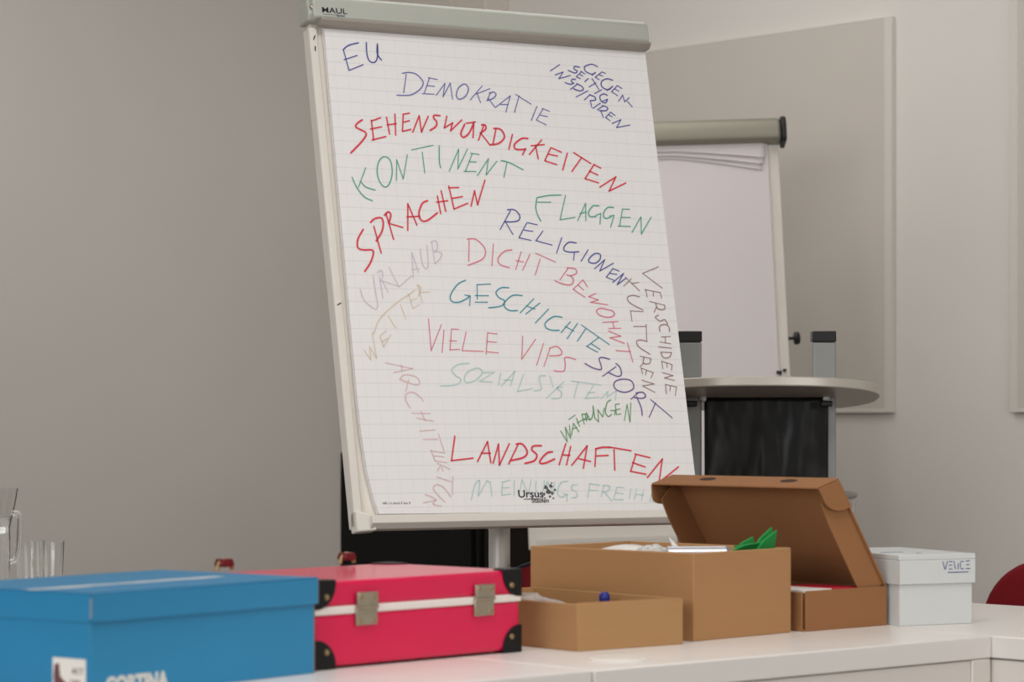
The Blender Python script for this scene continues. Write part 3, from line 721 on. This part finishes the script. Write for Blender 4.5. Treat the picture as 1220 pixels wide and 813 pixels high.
# ------------------------------------------------------------------ red chairs
def make_chair(label, c, rot):
    t = thing('red_chair', label, 'chair', c, rot, 'red chairs behind the desks')
    # local: backrest in the xz plane, seat towards +y
    def outline(hw, hh, n=48, e=2.4):
        r = []
        for k in range(n):
            a = 2*PI*k/n; ca, sa = math.cos(a), math.sin(a)
            r.append((hw*abs(ca)**(2/e)*(1 if ca>=0 else -1), hh*abs(sa)**(2/e)*(1 if sa>=0 else -1)))
        return r
    cz = 0.625
    bk = MB().prism([(x, 0.0 , cz+z) for x,z in outline(0.205,0.178)], (0,0.035,0)).build('backrest', M_chairred, t, bevel=0.012, seg=3)
    MB().prism([(x, -0.018, cz+z) for x,z in outline(0.211,0.184)], (0,0.016,0)).build('back_shell', M_chairred, bk, bevel=0.005)
    MB().tube([(x, -0.016, cz+z) for x,z in outline(0.210,0.183)], 0.0042, 8, closed=True).build('piping', M_navy, bk, smooth=True)
    st = MB().prism([(x, 0.24+z, 0.43) for x,z in outline(0.22,0.20,e=3.2)], (0,0,0.045)).build('seat', M_chairred, t, bevel=0.014, seg=3)
    MB().prism([(x, 0.24+z, 0.416) for x,z in outline(0.21,0.19,e=3.2)], (0,0,0.013)).build('seat_shell', M_navy, st, bevel=0.003)
    for s in (-1,1):
        MB().tube([(s*0.17,-0.022,0.66),(s*0.18,-0.035,0.50),(s*0.19,-0.01,0.40),(s*0.20,-0.03,0.0)], 0.011, 12).build('leg', M_alu, t, smooth=True)
        MB().tube([(s*0.19,0.0,0.405),(s*0.19,0.40,0.405),(s*0.20,0.43,0.38),(s*0.20,0.44,0.0)], 0.011, 12).build('leg', M_alu, t, smooth=True)
    return t
Pc = Vector(((1279-610)/F*5.2, 5.2, 0))
make_chair('red chair with rounded backrest behind the desk at the right edge of the picture', Pc, ANG + PI/2)
Pc2 = onroom(0.10, 1.06)
make_chair('red chair mostly hidden between the red suitcase and the open cardboard box', Pc2, ANG - PI/2)

# ------------------------------------------------------------------ carafe and glasses
def carafe(c):
    t = thing('water_jug', 'clear glass water jug with handle at the left edge behind the blue box', 'jug', c)
    prof = [(0.032,0.0),(0.036,0.004),(0.036,0.05),(0.037,0.12),(0.036,0.140),(0.0405,0.160),(0.0455,0.180),(0.0505,0.2095),
            (0.0490,0.2095),(0.0440,0.180),(0.039,0.160),(0.0342,0.140),(0.0350,0.12),(0.034,0.05),(0.033,0.008),(0.001,0.007)]
    MB().lathe(prof, n=48).build('glass_body', M_glass, t, smooth=True)
    w = [(0.001,0.0074),(0.0329,0.0084),(0.0339,0.05),(0.0349,0.12),(0.0341,0.140),(0.0385,0.159),(0.001,0.159)]
    MB().lathe(w, n=48).build('water', M_water, t, smooth=True)
    for z in (0.018,0.026,0.034,0.042):
        MB().tube([(0.0368*math.cos(2*PI*k/32), 0.0368*math.sin(2*PI*k/32), z) for k in range(32)], 0.0014, 6, closed=True).build('foot_rib', M_glass, t, smooth=True)
    MB().tube([(0.0425,0,0.166),(0.050,0,0.166),(0.0535,0,0.158),(0.0535,0,0.145),(0.0525,0,0.11),(0.049,0,0.09),(0.043,0,0.082),(0.0375,0,0.082)], 0.0050, 14).build('handle', M_glass, t, smooth=True)
    return t
Yc = 4.7
carafe(Vector(((-13-610)/F*Yc, Yc, DZ)))
def glass(c, label, h):
    t = tag(MB().lathe([(0.0185,0.0),(0.020,0.002),(0.0255,h),(0.0240,h),(0.0187,0.010),(0.001,0.010)], n=40).build('drinking_glass', M_glass, None, smooth=True),
            label, 'glass', 'drinking glasses beside the jug')
    t.location = c
    return t
Yg = 4.66
glass(Vector(((59-610)/F*Yg, Yg, DZ)), 'right one of two drinking glasses behind the blue box', 0.119)
glass(Vector(((35-610)/F*4.74, 4.74, DZ)), 'drinking glass between the jug and the other glass', 0.1165)

# ------------------------------------------------------------------ boxes
def boxframe(N, R, w):            # N near corner, R right corner (xy); local x = N->R, local y = to the left and away
    N = Vector((N[0], N[1], DZ)); R = Vector((R[0], R[1], DZ))
    ang = math.atan2(R.y-N.y, R.x-N.x)
    return N, ang, (R-N).length
def walls(mb, L, W, h, t, floor=True, z0=0.0):
    mb.box(0, L, 0, t, z0, h).box(0, L, W-t, W, z0, h).box(0, t, t, W-t, z0, h).box(L-t, L, t, W-t, z0, h)
    if floor: mb.box(t, L-t, t, W-t, z0, z0+t)
    return mb

# blue lidded box
N, ang, L = boxframe((-0.497,3.17), (-0.497+0.24, 3.17+0.32), 0.277)
W = 0.277; L = 0.40
bx = thing('shoe_box', 'blue lidded shoe box with worn edges at the near left', 'box', N, ang)
body = walls(MB(), L, W, 0.118, 0.003).build('body', M_bluebox, bx, bevel=0.0012)
LZ = 0.125
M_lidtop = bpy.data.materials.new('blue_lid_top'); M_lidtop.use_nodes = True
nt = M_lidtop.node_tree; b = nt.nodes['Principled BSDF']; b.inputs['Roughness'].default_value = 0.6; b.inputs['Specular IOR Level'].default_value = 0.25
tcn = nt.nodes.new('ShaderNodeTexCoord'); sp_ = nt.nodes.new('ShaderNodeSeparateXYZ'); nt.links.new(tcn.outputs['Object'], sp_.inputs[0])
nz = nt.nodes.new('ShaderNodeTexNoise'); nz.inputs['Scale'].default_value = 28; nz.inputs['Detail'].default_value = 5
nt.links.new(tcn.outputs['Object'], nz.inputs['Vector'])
# a whitish streak along the lid top: |y - (0.035 + 0.01 x)| < 0.006, broken by noise
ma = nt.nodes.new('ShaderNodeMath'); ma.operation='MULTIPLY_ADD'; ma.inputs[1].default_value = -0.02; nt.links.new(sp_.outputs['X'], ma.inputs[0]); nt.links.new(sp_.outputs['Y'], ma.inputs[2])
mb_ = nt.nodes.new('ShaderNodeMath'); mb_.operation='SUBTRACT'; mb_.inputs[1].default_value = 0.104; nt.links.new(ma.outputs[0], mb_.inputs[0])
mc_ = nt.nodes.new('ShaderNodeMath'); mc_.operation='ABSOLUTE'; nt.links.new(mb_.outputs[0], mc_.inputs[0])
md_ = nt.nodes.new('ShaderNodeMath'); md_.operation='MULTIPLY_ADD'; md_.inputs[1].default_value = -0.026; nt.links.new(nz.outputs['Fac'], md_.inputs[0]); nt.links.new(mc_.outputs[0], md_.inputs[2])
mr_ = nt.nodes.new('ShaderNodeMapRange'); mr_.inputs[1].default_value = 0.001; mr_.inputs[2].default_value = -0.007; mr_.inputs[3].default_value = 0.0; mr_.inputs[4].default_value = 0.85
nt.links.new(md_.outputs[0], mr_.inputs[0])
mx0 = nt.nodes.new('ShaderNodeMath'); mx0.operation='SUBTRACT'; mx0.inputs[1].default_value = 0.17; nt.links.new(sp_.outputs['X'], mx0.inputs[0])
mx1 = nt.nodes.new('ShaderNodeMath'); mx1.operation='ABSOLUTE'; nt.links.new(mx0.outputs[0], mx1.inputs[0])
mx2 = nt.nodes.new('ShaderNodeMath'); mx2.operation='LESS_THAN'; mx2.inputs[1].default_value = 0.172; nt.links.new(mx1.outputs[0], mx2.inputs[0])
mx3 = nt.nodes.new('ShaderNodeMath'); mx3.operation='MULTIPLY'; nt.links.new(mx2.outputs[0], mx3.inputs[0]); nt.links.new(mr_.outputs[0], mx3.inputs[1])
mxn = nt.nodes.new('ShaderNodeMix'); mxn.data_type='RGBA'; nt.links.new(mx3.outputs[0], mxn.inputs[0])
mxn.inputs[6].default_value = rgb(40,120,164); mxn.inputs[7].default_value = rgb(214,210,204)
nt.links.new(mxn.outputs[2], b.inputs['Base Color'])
o_ = 0.004
lid = MB()
lid.box(-o_, L+o_, -o_, -o_+0.0025, LZ-0.035, LZ-0.0015).box(-o_, L+o_, W+o_-0.0025, W+o_, LZ-0.035, LZ-0.0015)
lid.box(-o_, -o_+0.0025, -o_, W+o_, LZ-0.035, LZ-0.0015).box(L+o_-0.0025, L+o_, -o_, W+o_, LZ-0.035, LZ-0.0015)
lid = lid.build('lid', M_bluebox, bx, bevel=0.001)
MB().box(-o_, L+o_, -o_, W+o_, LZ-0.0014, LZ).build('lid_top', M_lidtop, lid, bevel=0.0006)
wr = MB()
wr.box(-o_-0.0004, -o_+0.0008, -o_-0.0004, -o_+0.0008, LZ-0.030, LZ-0.006)
wr.build('worn_corner', M_cardedge, lid, bevel=0.0003)
MB().box(L+0.0001, L+0.0016, 0.0005, 0.008, 0.001, 0.089).build('kraft_corner', M_kraft, body)
MB().box(L+o_+0.0001, L+o_+0.0010, -o_+0.0005, 0.006, LZ-0.034, LZ-0.003).build('kraft_edge', M_kraft, lid)
# sticker on the left end (plane x = 0), words on the long side (plane y = 0)
stk = MB().box(-0.0008, -0.0002, 0.008, 0.064, 0.0005, 0.046).build('sticker', M_paper_w, body)
bt = [(y_-0.006, z_-0.012) for y_, z_ in [(0.066,0.050),(0.059,0.0515),(0.057,0.036),(0.044,0.026),(0.043,0.021),(0.060,0.0195),(0.067,0.024),(0.068,0.036)]]
MB().prism([(-0.0012, y, z) for y,z in bt], (0.0003,0,0)).build('printed_boot', M_sole, stk)
def endM(y, z): return frame((-0.0012, y, z), (0,-1,0), (0,0,1))
text_mesh('printed_code', 'ACT', 0.010, M_sole, stk, endM(0.031,0.028), 0.0002)
text_mesh('printed_code', '1700', 0.009, M_sole, stk, endM(0.035,0.0145), 0.0002)
M_cortina = mat('silver_white_print', rgb(214,214,206), 0.6, noise=0.04)
text_mesh('printed_name', 'CORTINA', 0.027, M_cortina, body, frame((0.024,-0.0004,0.004),(1,0,0),(0,0,1)), 0.0003, squash=0.87, bold=0.0013)

# red suitcase
N, ang, L = boxframe((-0.259,3.519), (0.013,3.812), 0.26)
L = 0.398; W = 0.265; SHh = 0.1155
su = thing('suitcase', 'small red suitcase with black corners, white trim and two metal latches', 'suitcase', N + Vector((0,0,0.0012)), ang)
st0, st1 = 0.0715, 0.0805
MB().box(0, L, 0, W, 0.002, st0).build('base', M_red, su, bevel=0.006, seg=3)
MB().box(0, L, 0, W, st1, SHh).build('lid', M_red, su, bevel=0.006, seg=3)
MB().box(-0.0012, L+0.0012, -0.0012, W+0.0012, st0-0.001, st1+0.001).build('trim', M_stripe, su, bevel=0.002)
def corner(x, y, top):
    sx = 1 if x == 0 else -1; sy = 1 if y == 0 else -1
    zc_, sz = (SHh, -1) if top else (0.001, 1)
    r = 0.039
    mb = MB()
    def fan(fn):
        pts = [fn(0,0)]
        for k in range(13):
            a = PI/2*k/12
            q = (1 + 0.05*math.sin(2*a))
            pts.append(fn(r*q*math.cos(a), r*q*math.sin(a)))
        return pts
    mb.prism(fan(lambda p,q: (x+sx*p-sx*0.0015, y-sy*0.0022, zc_+sz*q-sz*0.0018)), (0, sy*0.0022, 0))
    mb.prism(fan(lambda p,q: (x-sx*0.0022, y+sy*p-sy*0.0015, zc_+sz*q-sz*0.0018)), (sx*0.0022, 0, 0))
    mb.prism(fan(lambda p,q: (x+sx*p-sx*0.0018, y+sy*q-sy*0.0018, zc_-sz*0.0020)), (0, 0, sz*0.0021))
    o = mb.build('corner_guard', M_corner, su, bevel=0.0012)
    MB().lathe([(0.0042,0),(0.0036,0.0015),(0.001,0.0022)], (x+sx*0.020, y-sy*0.0022, zc_+sz*0.021), 14, M=Matrix.Rotation(PI/2*sy,4,'X')).build('rivet', M_brass, o, smooth=True)
    MB().lathe([(0.0042,0),(0.0036,0.0015),(0.001,0.0022)], (x-sx*0.0022, y+sy*0.020, zc_+sz*0.021), 14, M=Matrix.Rotation(-PI/2*sx,4,'Y')).build('rivet', M_brass, o, smooth=True)
for x in (0, L):
    for y in (0, W):
        for tp_ in (False, True): corner(x, y, tp_)
for xc in (0.092, 0.320):
    la = MB().box(xc-0.0195, xc+0.0195, -0.0045, -0.0002, 0.0545, 0.0795).build('latch', M_nickel, su, bevel=0.001)
    MB().box(xc-0.0185, xc+0.0195, -0.0062, -0.0014, 0.0780, 0.0985).build('latch_plate', M_nickel, la, bevel=0.001)
    MB().tube([(xc-0.0185,-0.0062,0.0785),(xc+0.0185,-0.0062,0.0785)], 0.0024, 10).build('latch_hinge', M_nickel, la, smooth=True)
    for dx in (-0.012, 0.012):
        for z in (0.060, 0.0925):
            MB().lathe([(0.0032,0),(0.0026,0.001),(0.0006,0.0015)], (xc+dx, -0.0044 if z<0.07 else -0.0061, z), 12, M=Matrix.Rotation(PI/2,4,'X')).build('rivet', M_brass, la, smooth=True)
# leather loops with rings at the back edge
for xc in (0.065, 0.300):
    lp = MB()
    pts = [(xc+0.012*math.cos(a)*1.15, W-0.012, SHh+0.004+0.0135*math.sin(a)) for a in [PI*k/10 for k in range(11)]]
    lp.tube(pts, 0.0032, 10)
    ri = lp.build('ring', M_brass, su, smooth=True)
    MB().prism([(xc-0.013, W-0.020, SHh+0.010),(xc-0.009,W-0.020,SHh+0.0195),(xc+0.009,W-0.020,SHh+0.0195),(xc+0.013,W-0.020,SHh+0.010),(xc+0.008,W-0.020,SHh+0.008),(xc-0.008,W-0.020,SHh+0.008)], (0,0.017,0)).build('leather_loop', M_leather, ri, bevel=0.002)

# small tan tray
N, ang, L = boxframe((0.093,3.812), (0.249,3.938), 0.3)
L = 0.203; W = 0.343
tb = thing('cardboard_tray', 'low open tan cardboard tray in front of the taller open box', 'box', N, ang)
walls(MB(), L, W, 0.0675, 0.003).build('body', M_cardB, tb, bevel=0.0012)
MB().box(0.001, L-0.001, 0.0032, 0.0052, 0.035, 0.069).build('folded_rim', M_cardA, tb, bevel=0.0006)
TBM = Matrix.Translation(N) @ Matrix.Rotation(ang, 4, 'Z')
# crumpled clear bag in the tray
random.seed(11)
from mathutils import noise as mnoise
def crumple(c, sx, sy, sz, label, m, name, M, amp=0.35, fr=22, base=0.0, n=40):
    bm = bmesh.new()
    bmesh.ops.create_icosphere(bm, subdivisions=4, radius=1.0)
    for v in bm.verts:
        p = v.co.copy()
        k = 1 + amp*(mnoise.noise(Vector((p.x*sx,p.y*sy,p.z*sz))*fr) + 0.5*mnoise.noise(Vector((p.x*sx,p.y*sy,p.z*sz))*fr*2.3))
        q = Vector((p.x*sx, p.y*sy, p.z*sz))*k
        if q.z < -sz*0.6: q.z = -sz*0.6
        v.co = q + Vector((0,0,sz*0.6))
    me = bpy.data.meshes.new(name); bm.to_mesh(me); bm.free(); me.materials.append(m)
    o = bpy.data.objects.new(name, me); COL.objects.link(o)
    o.matrix_world = M @ Matrix.Translation(c)
    return tag(o, label, 'bag')
crumple((0.062,0.17,0.004), 0.048, 0.14, 0.041, 'crumpled clear plastic bag lying in the low tan tray', M_film, 'plastic_bag', TBM)
bc_ = thing('marker_pen', 'pen with a round blue cap sticking out of the low tan tray', 'pen', TBM @ Vector((0.165,0.132,0.0032)))
MB().tube([(0,0,0.0),(0.0,0,0.053)], 0.0055, 14).build('barrel', M_paper_w, bc_, smooth=True)
MB().lathe([(0.006,0.050),(0.0078,0.0545),(0.0085,0.0595),(0.0080,0.0640),(0.0055,0.0675),(0.002,0.0688)], n=20).build('cap', M_bluecap, bc_, smooth=True)

# tall open box
N, ang, L = boxframe((0.2690,3.985), (0.4320,4.157), 0.35)
L = 0.237; W = 0.331; HB = 0.131
bb = thing('cardboard_box', 'tall open brown cardboard box with green paper sticking out', 'box', N, ang)
walls(MB(), L, W, HB, 0.004).build('body', M_cardA, bb, bevel=0.0015)
M_rim = mat('light_cardboard_edge', rgb(196,152,106), 0.85, noise=0.08, nscale=60)
rm = MB()
rm.box(0.0006, L-0.0006, 0.0006, 0.0034, HB-0.0002, HB+0.0006).box(0.0006, 0.0034, 0.004, W-0.0006, HB-0.0002, HB+0.0006)
rm.box(L-0.0034, L-0.0006, 0.004, W-0.0006, HB-0.0002, HB+0.0006).box(0.004, L-0.004, W-0.0034, W-0.0006, HB-0.0002, HB+0.0006)
rm.build('cut_edge', M_rim, bb)
BBM = Matrix.Translation(N) @ Matrix.Rotation(ang, 4, 'Z')
# contents: filler stack of papers, green tissue, white sheets, roll
def slab(name, label, cat, M, x0,x1,y0,y1,z0,z1, m, rz=0, bevel=0.001):
    o = MB().box(x0,x1,y0,y1,z0,z1).build(name, m, None, bevel=bevel)
    o.matrix_world = M @ Matrix.Rotation(rz,4,'Z')
    return tag(o, label, cat)
slab('paper_stack', 'stack of white paper filling the tall open cardboard box', 'paper', BBM, 0.02,0.215,0.03,0.31,0.0045,0.108, M_paper_w)
wp = MB().grid(lambda s,t: (lerp(0.03,0.13,s), lerp(0.17,0.30,t), 0.112+0.018*s*s*0.6+0.010*math.sin(PI*t)), 8, 8).build('paper_sheet', M_paper_w, None, smooth=True, solid=0.0008)
wp.matrix_world = BBM; tag(wp, 'curling white sheet at the left inside the tall open box', 'paper')
tg = MB().prism([(0.115,0.126,0.110),(0.155,0.105,0.110),(0.146,0.125,0.112),(0.122,0.150,0.1475)], (0.002,0.003,0)).build('paper_scrap', M_paper_w, None)
tg.matrix_world = BBM; tag(tg, 'small pointed white paper scrap beside the grey roll in the tall box', 'paper')
rl = thing('foil_roll', 'silvery roll lying among the papers in the tall open box', 'roll', BBM @ Vector((0.110,0.085,0.122)), ang - 0.7)
MB().tube([(-0.045,0,0),(0.045,0,0)], 0.0135, 22).build('foil', mat('silver_foil', rgb(200,200,206), 0.25, metal=0.6, noise=0.1), rl, smooth=True)
MB().tube([(0.0452,0,0),(0.050,0,0)], 0.0125, 22).build('end_disc', M_greycard, rl, smooth=True)
crumple((0.075,0.135,0.106), 0.026, 0.03, 0.020, 'small scrunched clear wrapper beside the roll in the tall box', M_film, 'plastic_wrapper', BBM, amp=0.4, fr=40)
gr = MB()
def leaf(pts, d): gr.prism([Vector(p) for p in pts], d)
leaf([(0.150,0.030,0.124),(0.176,0.050,0.138),(0.232,0.070,0.146),(0.218,0.055,0.126)], (0.002,0.004,0.0008))
leaf([(0.170,0.026,0.126),(0.200,0.034,0.146),(0.243,0.046,0.161),(0.226,0.034,0.138)], (0.002,-0.003,0.001))
leaf([(0.120,0.022,0.130),(0.140,0.012,0.138),(0.196,0.020,0.141),(0.180,0.022,0.128)], (0.0,0.003,0.001))
leaf([(0.165,0.016,0.122),(0.190,0.016,0.143),(0.236,0.026,0.157),(0.222,0.022,0.126)], (-0.001,0.003,0.001))
leaf([(0.16,0.02,0.109),(0.20,0.02,0.109),(0.215,0.035,0.140),(0.15,0.04,0.136)], (0.0,0.004,0.0))
gro = gr.build('tissue_paper', M_green, None, bevel=0.0004); gro.matrix_world = BBM
tag(gro, 'folded bright green tissue paper sticking out of the tall open box', 'paper')

# mailer box with raised lid
N, ang, L = boxframe((0.4534,4.169), (0.6006,4.303), 0.36)
L = 0.199; W = 0.362; HM = 0.063
mbx = thing('mailer_box', 'brown cardboard box with its hinged lid raised, between the tall box and the white box', 'box', N, ang)
bs = MB()
t_ = 0.003
bs.box(0.005, L, 0, t_, 0, HM).box(0.005, L, W-t_, W, 0, HM).box(L-t_, L, t_, W-t_, 0, HM).box(0, L-t_, t_, W-t_, 0, t_)
bs.build('base', M_cardC, mbx, bevel=0.001)
MB().box(-0.001, 0.0022, 0.004, W-0.004, 0.0, HM-0.002).box(0.0075, 0.0100, 0.004, W-0.004, t_, HM-0.003).build('front_wall', M_cardC, mbx, bevel=0.0008)
TH = math.radians(55.5); LL = 0.206
ct_, st_ = math.cos(TH), math.sin(TH)
hx, hz = L-0.001, HM+0.001
def lp_(s, q, y):                    # s along the lid from the hinge, q towards the lid's inside
    return (hx - ct_*s - st_*q, y, hz + st_*s - ct_*q)
lidm = MB()
lidm.prism([lp_(0,0,0.0), lp_(LL,0,0.0), lp_(LL,0.003,0.0), lp_(0,0.003,0.0)], (0,W,0))
lidm = lidm.build('lid', M_cardC, mbx, bevel=0.0008)
for y in (0.0045, W-0.0075):
    MB().prism([lp_(0.004,0.003,y), lp_(LL-0.004,0.003,y), lp_(LL-0.010,0.050,y), lp_(LL-0.05,0.054,y), lp_(0.030,0.054,y), lp_(0.010,0.030,y)], (0,0.003,0)).build('side_flap', M_cardC, lidm, bevel=0.0006)
PH = math.radians(15.5); FL = 0.052
tx, _, tz = lp_(LL+0.0015, 0.0, 0)
def fp_(s, y, q=0.0): return (tx - math.cos(PH)*s + math.sin(PH)*q*0, y, tz - math.sin(PH)*s + q)
ff = MB().prism([fp_(0,-0.001), fp_(FL,-0.001), fp_(FL,-0.001,0.003), fp_(0,-0.001,0.003)], (0,W+0.002,0)).build('front_flap', M_cardC, lidm, bevel=0.0008)
for yc in (0.085, 0.262):
    pts = []
    for k in range(16):
        a = 2*PI*k/16
        x, y, z = fp_(FL*0.42 + 0.0085*math.cos(a), yc + 0.017*math.sin(a), 0.0031)
        pts.append((x,y,z))
    MB().prism(pts, (0,0,0.0003)).build('tab_slot', M_slot, ff)
for y in (-0.0036, W+0.0006):
    dn = Vector((ct_,0,-st_)) if y < 0 else Vector((0.10,0,-0.995))
    dn = dn*(0.052 if y < 0 else 0.040)
    p0 = Vector(fp_(FL-0.001,y)); p3 = Vector(fp_(0.001,y))
    pts = [tuple(p3), tuple(p0), tuple(p0 + dn*0.5)]
    for k in range(1,8):
        a = PI/2*k/8
        u_, v_ = 1-math.cos(a), math.sin(a)           # rounded free corner
        pts.append(tuple(p0 + (p3-p0)*u_*0.75 + dn*(0.5+0.5*v_)))
    pts.append(tuple(p3 + dn))
    MB().prism(pts, (0,0.003,0)).build('ear_flap', M_cardC, ff, bevel=0.0006)
MBM = Matrix.Translation(N) @ Matrix.Rotation(ang, 4, 'Z')
slab('booklet', 'dark-edged white booklet on top of the stack inside the raised-lid box', 'booklet', MBM, 0.014,0.080,0.012,0.15,0.0565,0.0635, M_paper_w)
slab('booklet', 'grey booklet lying in the middle of the raised-lid box', 'booklet', MBM, 0.012,0.15,0.010,0.20,0.0485,0.056, M_greycard)
slab('booklet', 'pinkish red booklet lying deepest in the raised-lid box', 'booklet', MBM, 0.012,0.165,0.008,0.22,0.0035,0.048, M_redpaper)
slab('red_card', 'small red card lying beside the white booklet in the raised-lid box', 'card', MBM, 0.083,0.150,0.012,0.11,0.0565,0.0640, M_redpaper)

# white lidded box
N, ang, L = boxframe((0.6185,4.283), (0.742,4.337), 0.22)
L = 0.136; W = 0.225; HV = 0.108
vb = thing('lidded_box', 'small white lidded box with blue printed word at the right end', 'box', N, ang)
walls(MB(), L, W, HV-0.004, 0.003).build('body', M_venice, vb, bevel=0.0015)
o_ = 0.004
vl = MB()
vl.box(-o_, L+o_, -o_, W+o_, HV-0.003, HV+0.006)
vl.box(-o_, L+o_, -o_, -0.001, HV-0.042, HV-0.003).box(-o_, L+o_, W+0.001, W+o_, HV-0.042, HV-0.003)
vl.box(-o_, -0.001, -0.001, W+0.001, HV-0.042, HV-0.003).box(L+0.001, L+o_, -0.001, W+0.001, HV-0.042, HV-0.003)
vl = vl.build('lid', M_venice, vb, bevel=0.002, seg=3)
MB().box(-o_-0.0004, -o_+0.0006, -o_-0.0004, -o_+0.0006, HV-0.040, HV-0.002).build('split_corner', M_cardedge, vl)
vn = MB()
VS = ["0,10 3.2,1.0","4.2,1.0 7.2,10", "10,9.6 14.5,9.9","10,5.5 14,5.7","10,1 14.5,1.2", "17.2,10 19.6,1.2","23.8,7 23.8,1.0", "32,9.6 28,9.4","27.2,8 27.2,3","28,1.4 32,1.0", "36,9.8 41.5,10.2","36.5,5.6 41,5.8","36,1.2 42,1.2"]
for st in VS:
    p = [tuple(float(q) for q in tk.split(',')) for tk in st.split()]
    ribbon(vn.bm, [(0.0775+x*0.00122, HV-0.0200+y*0.00138) for x,y in p], 0.0018, lambda q: Vector((q.x, -o_-0.0004, q.y)))
vno = vn.build('printed_name', M_blueink, vl)
MB().box(0.087, 0.126, -o_-0.0006, -o_-0.0001, HV-0.0245, HV-0.0232).build('print_underline', M_blueink, vl)
MB().box(0.052,0.060,0.03,0.036,HV+0.0060,HV+0.0064).box(0.010,0.050,0.07,0.076,HV+0.0060,HV+0.0064).build('blue_mark', M_blueink, vl)
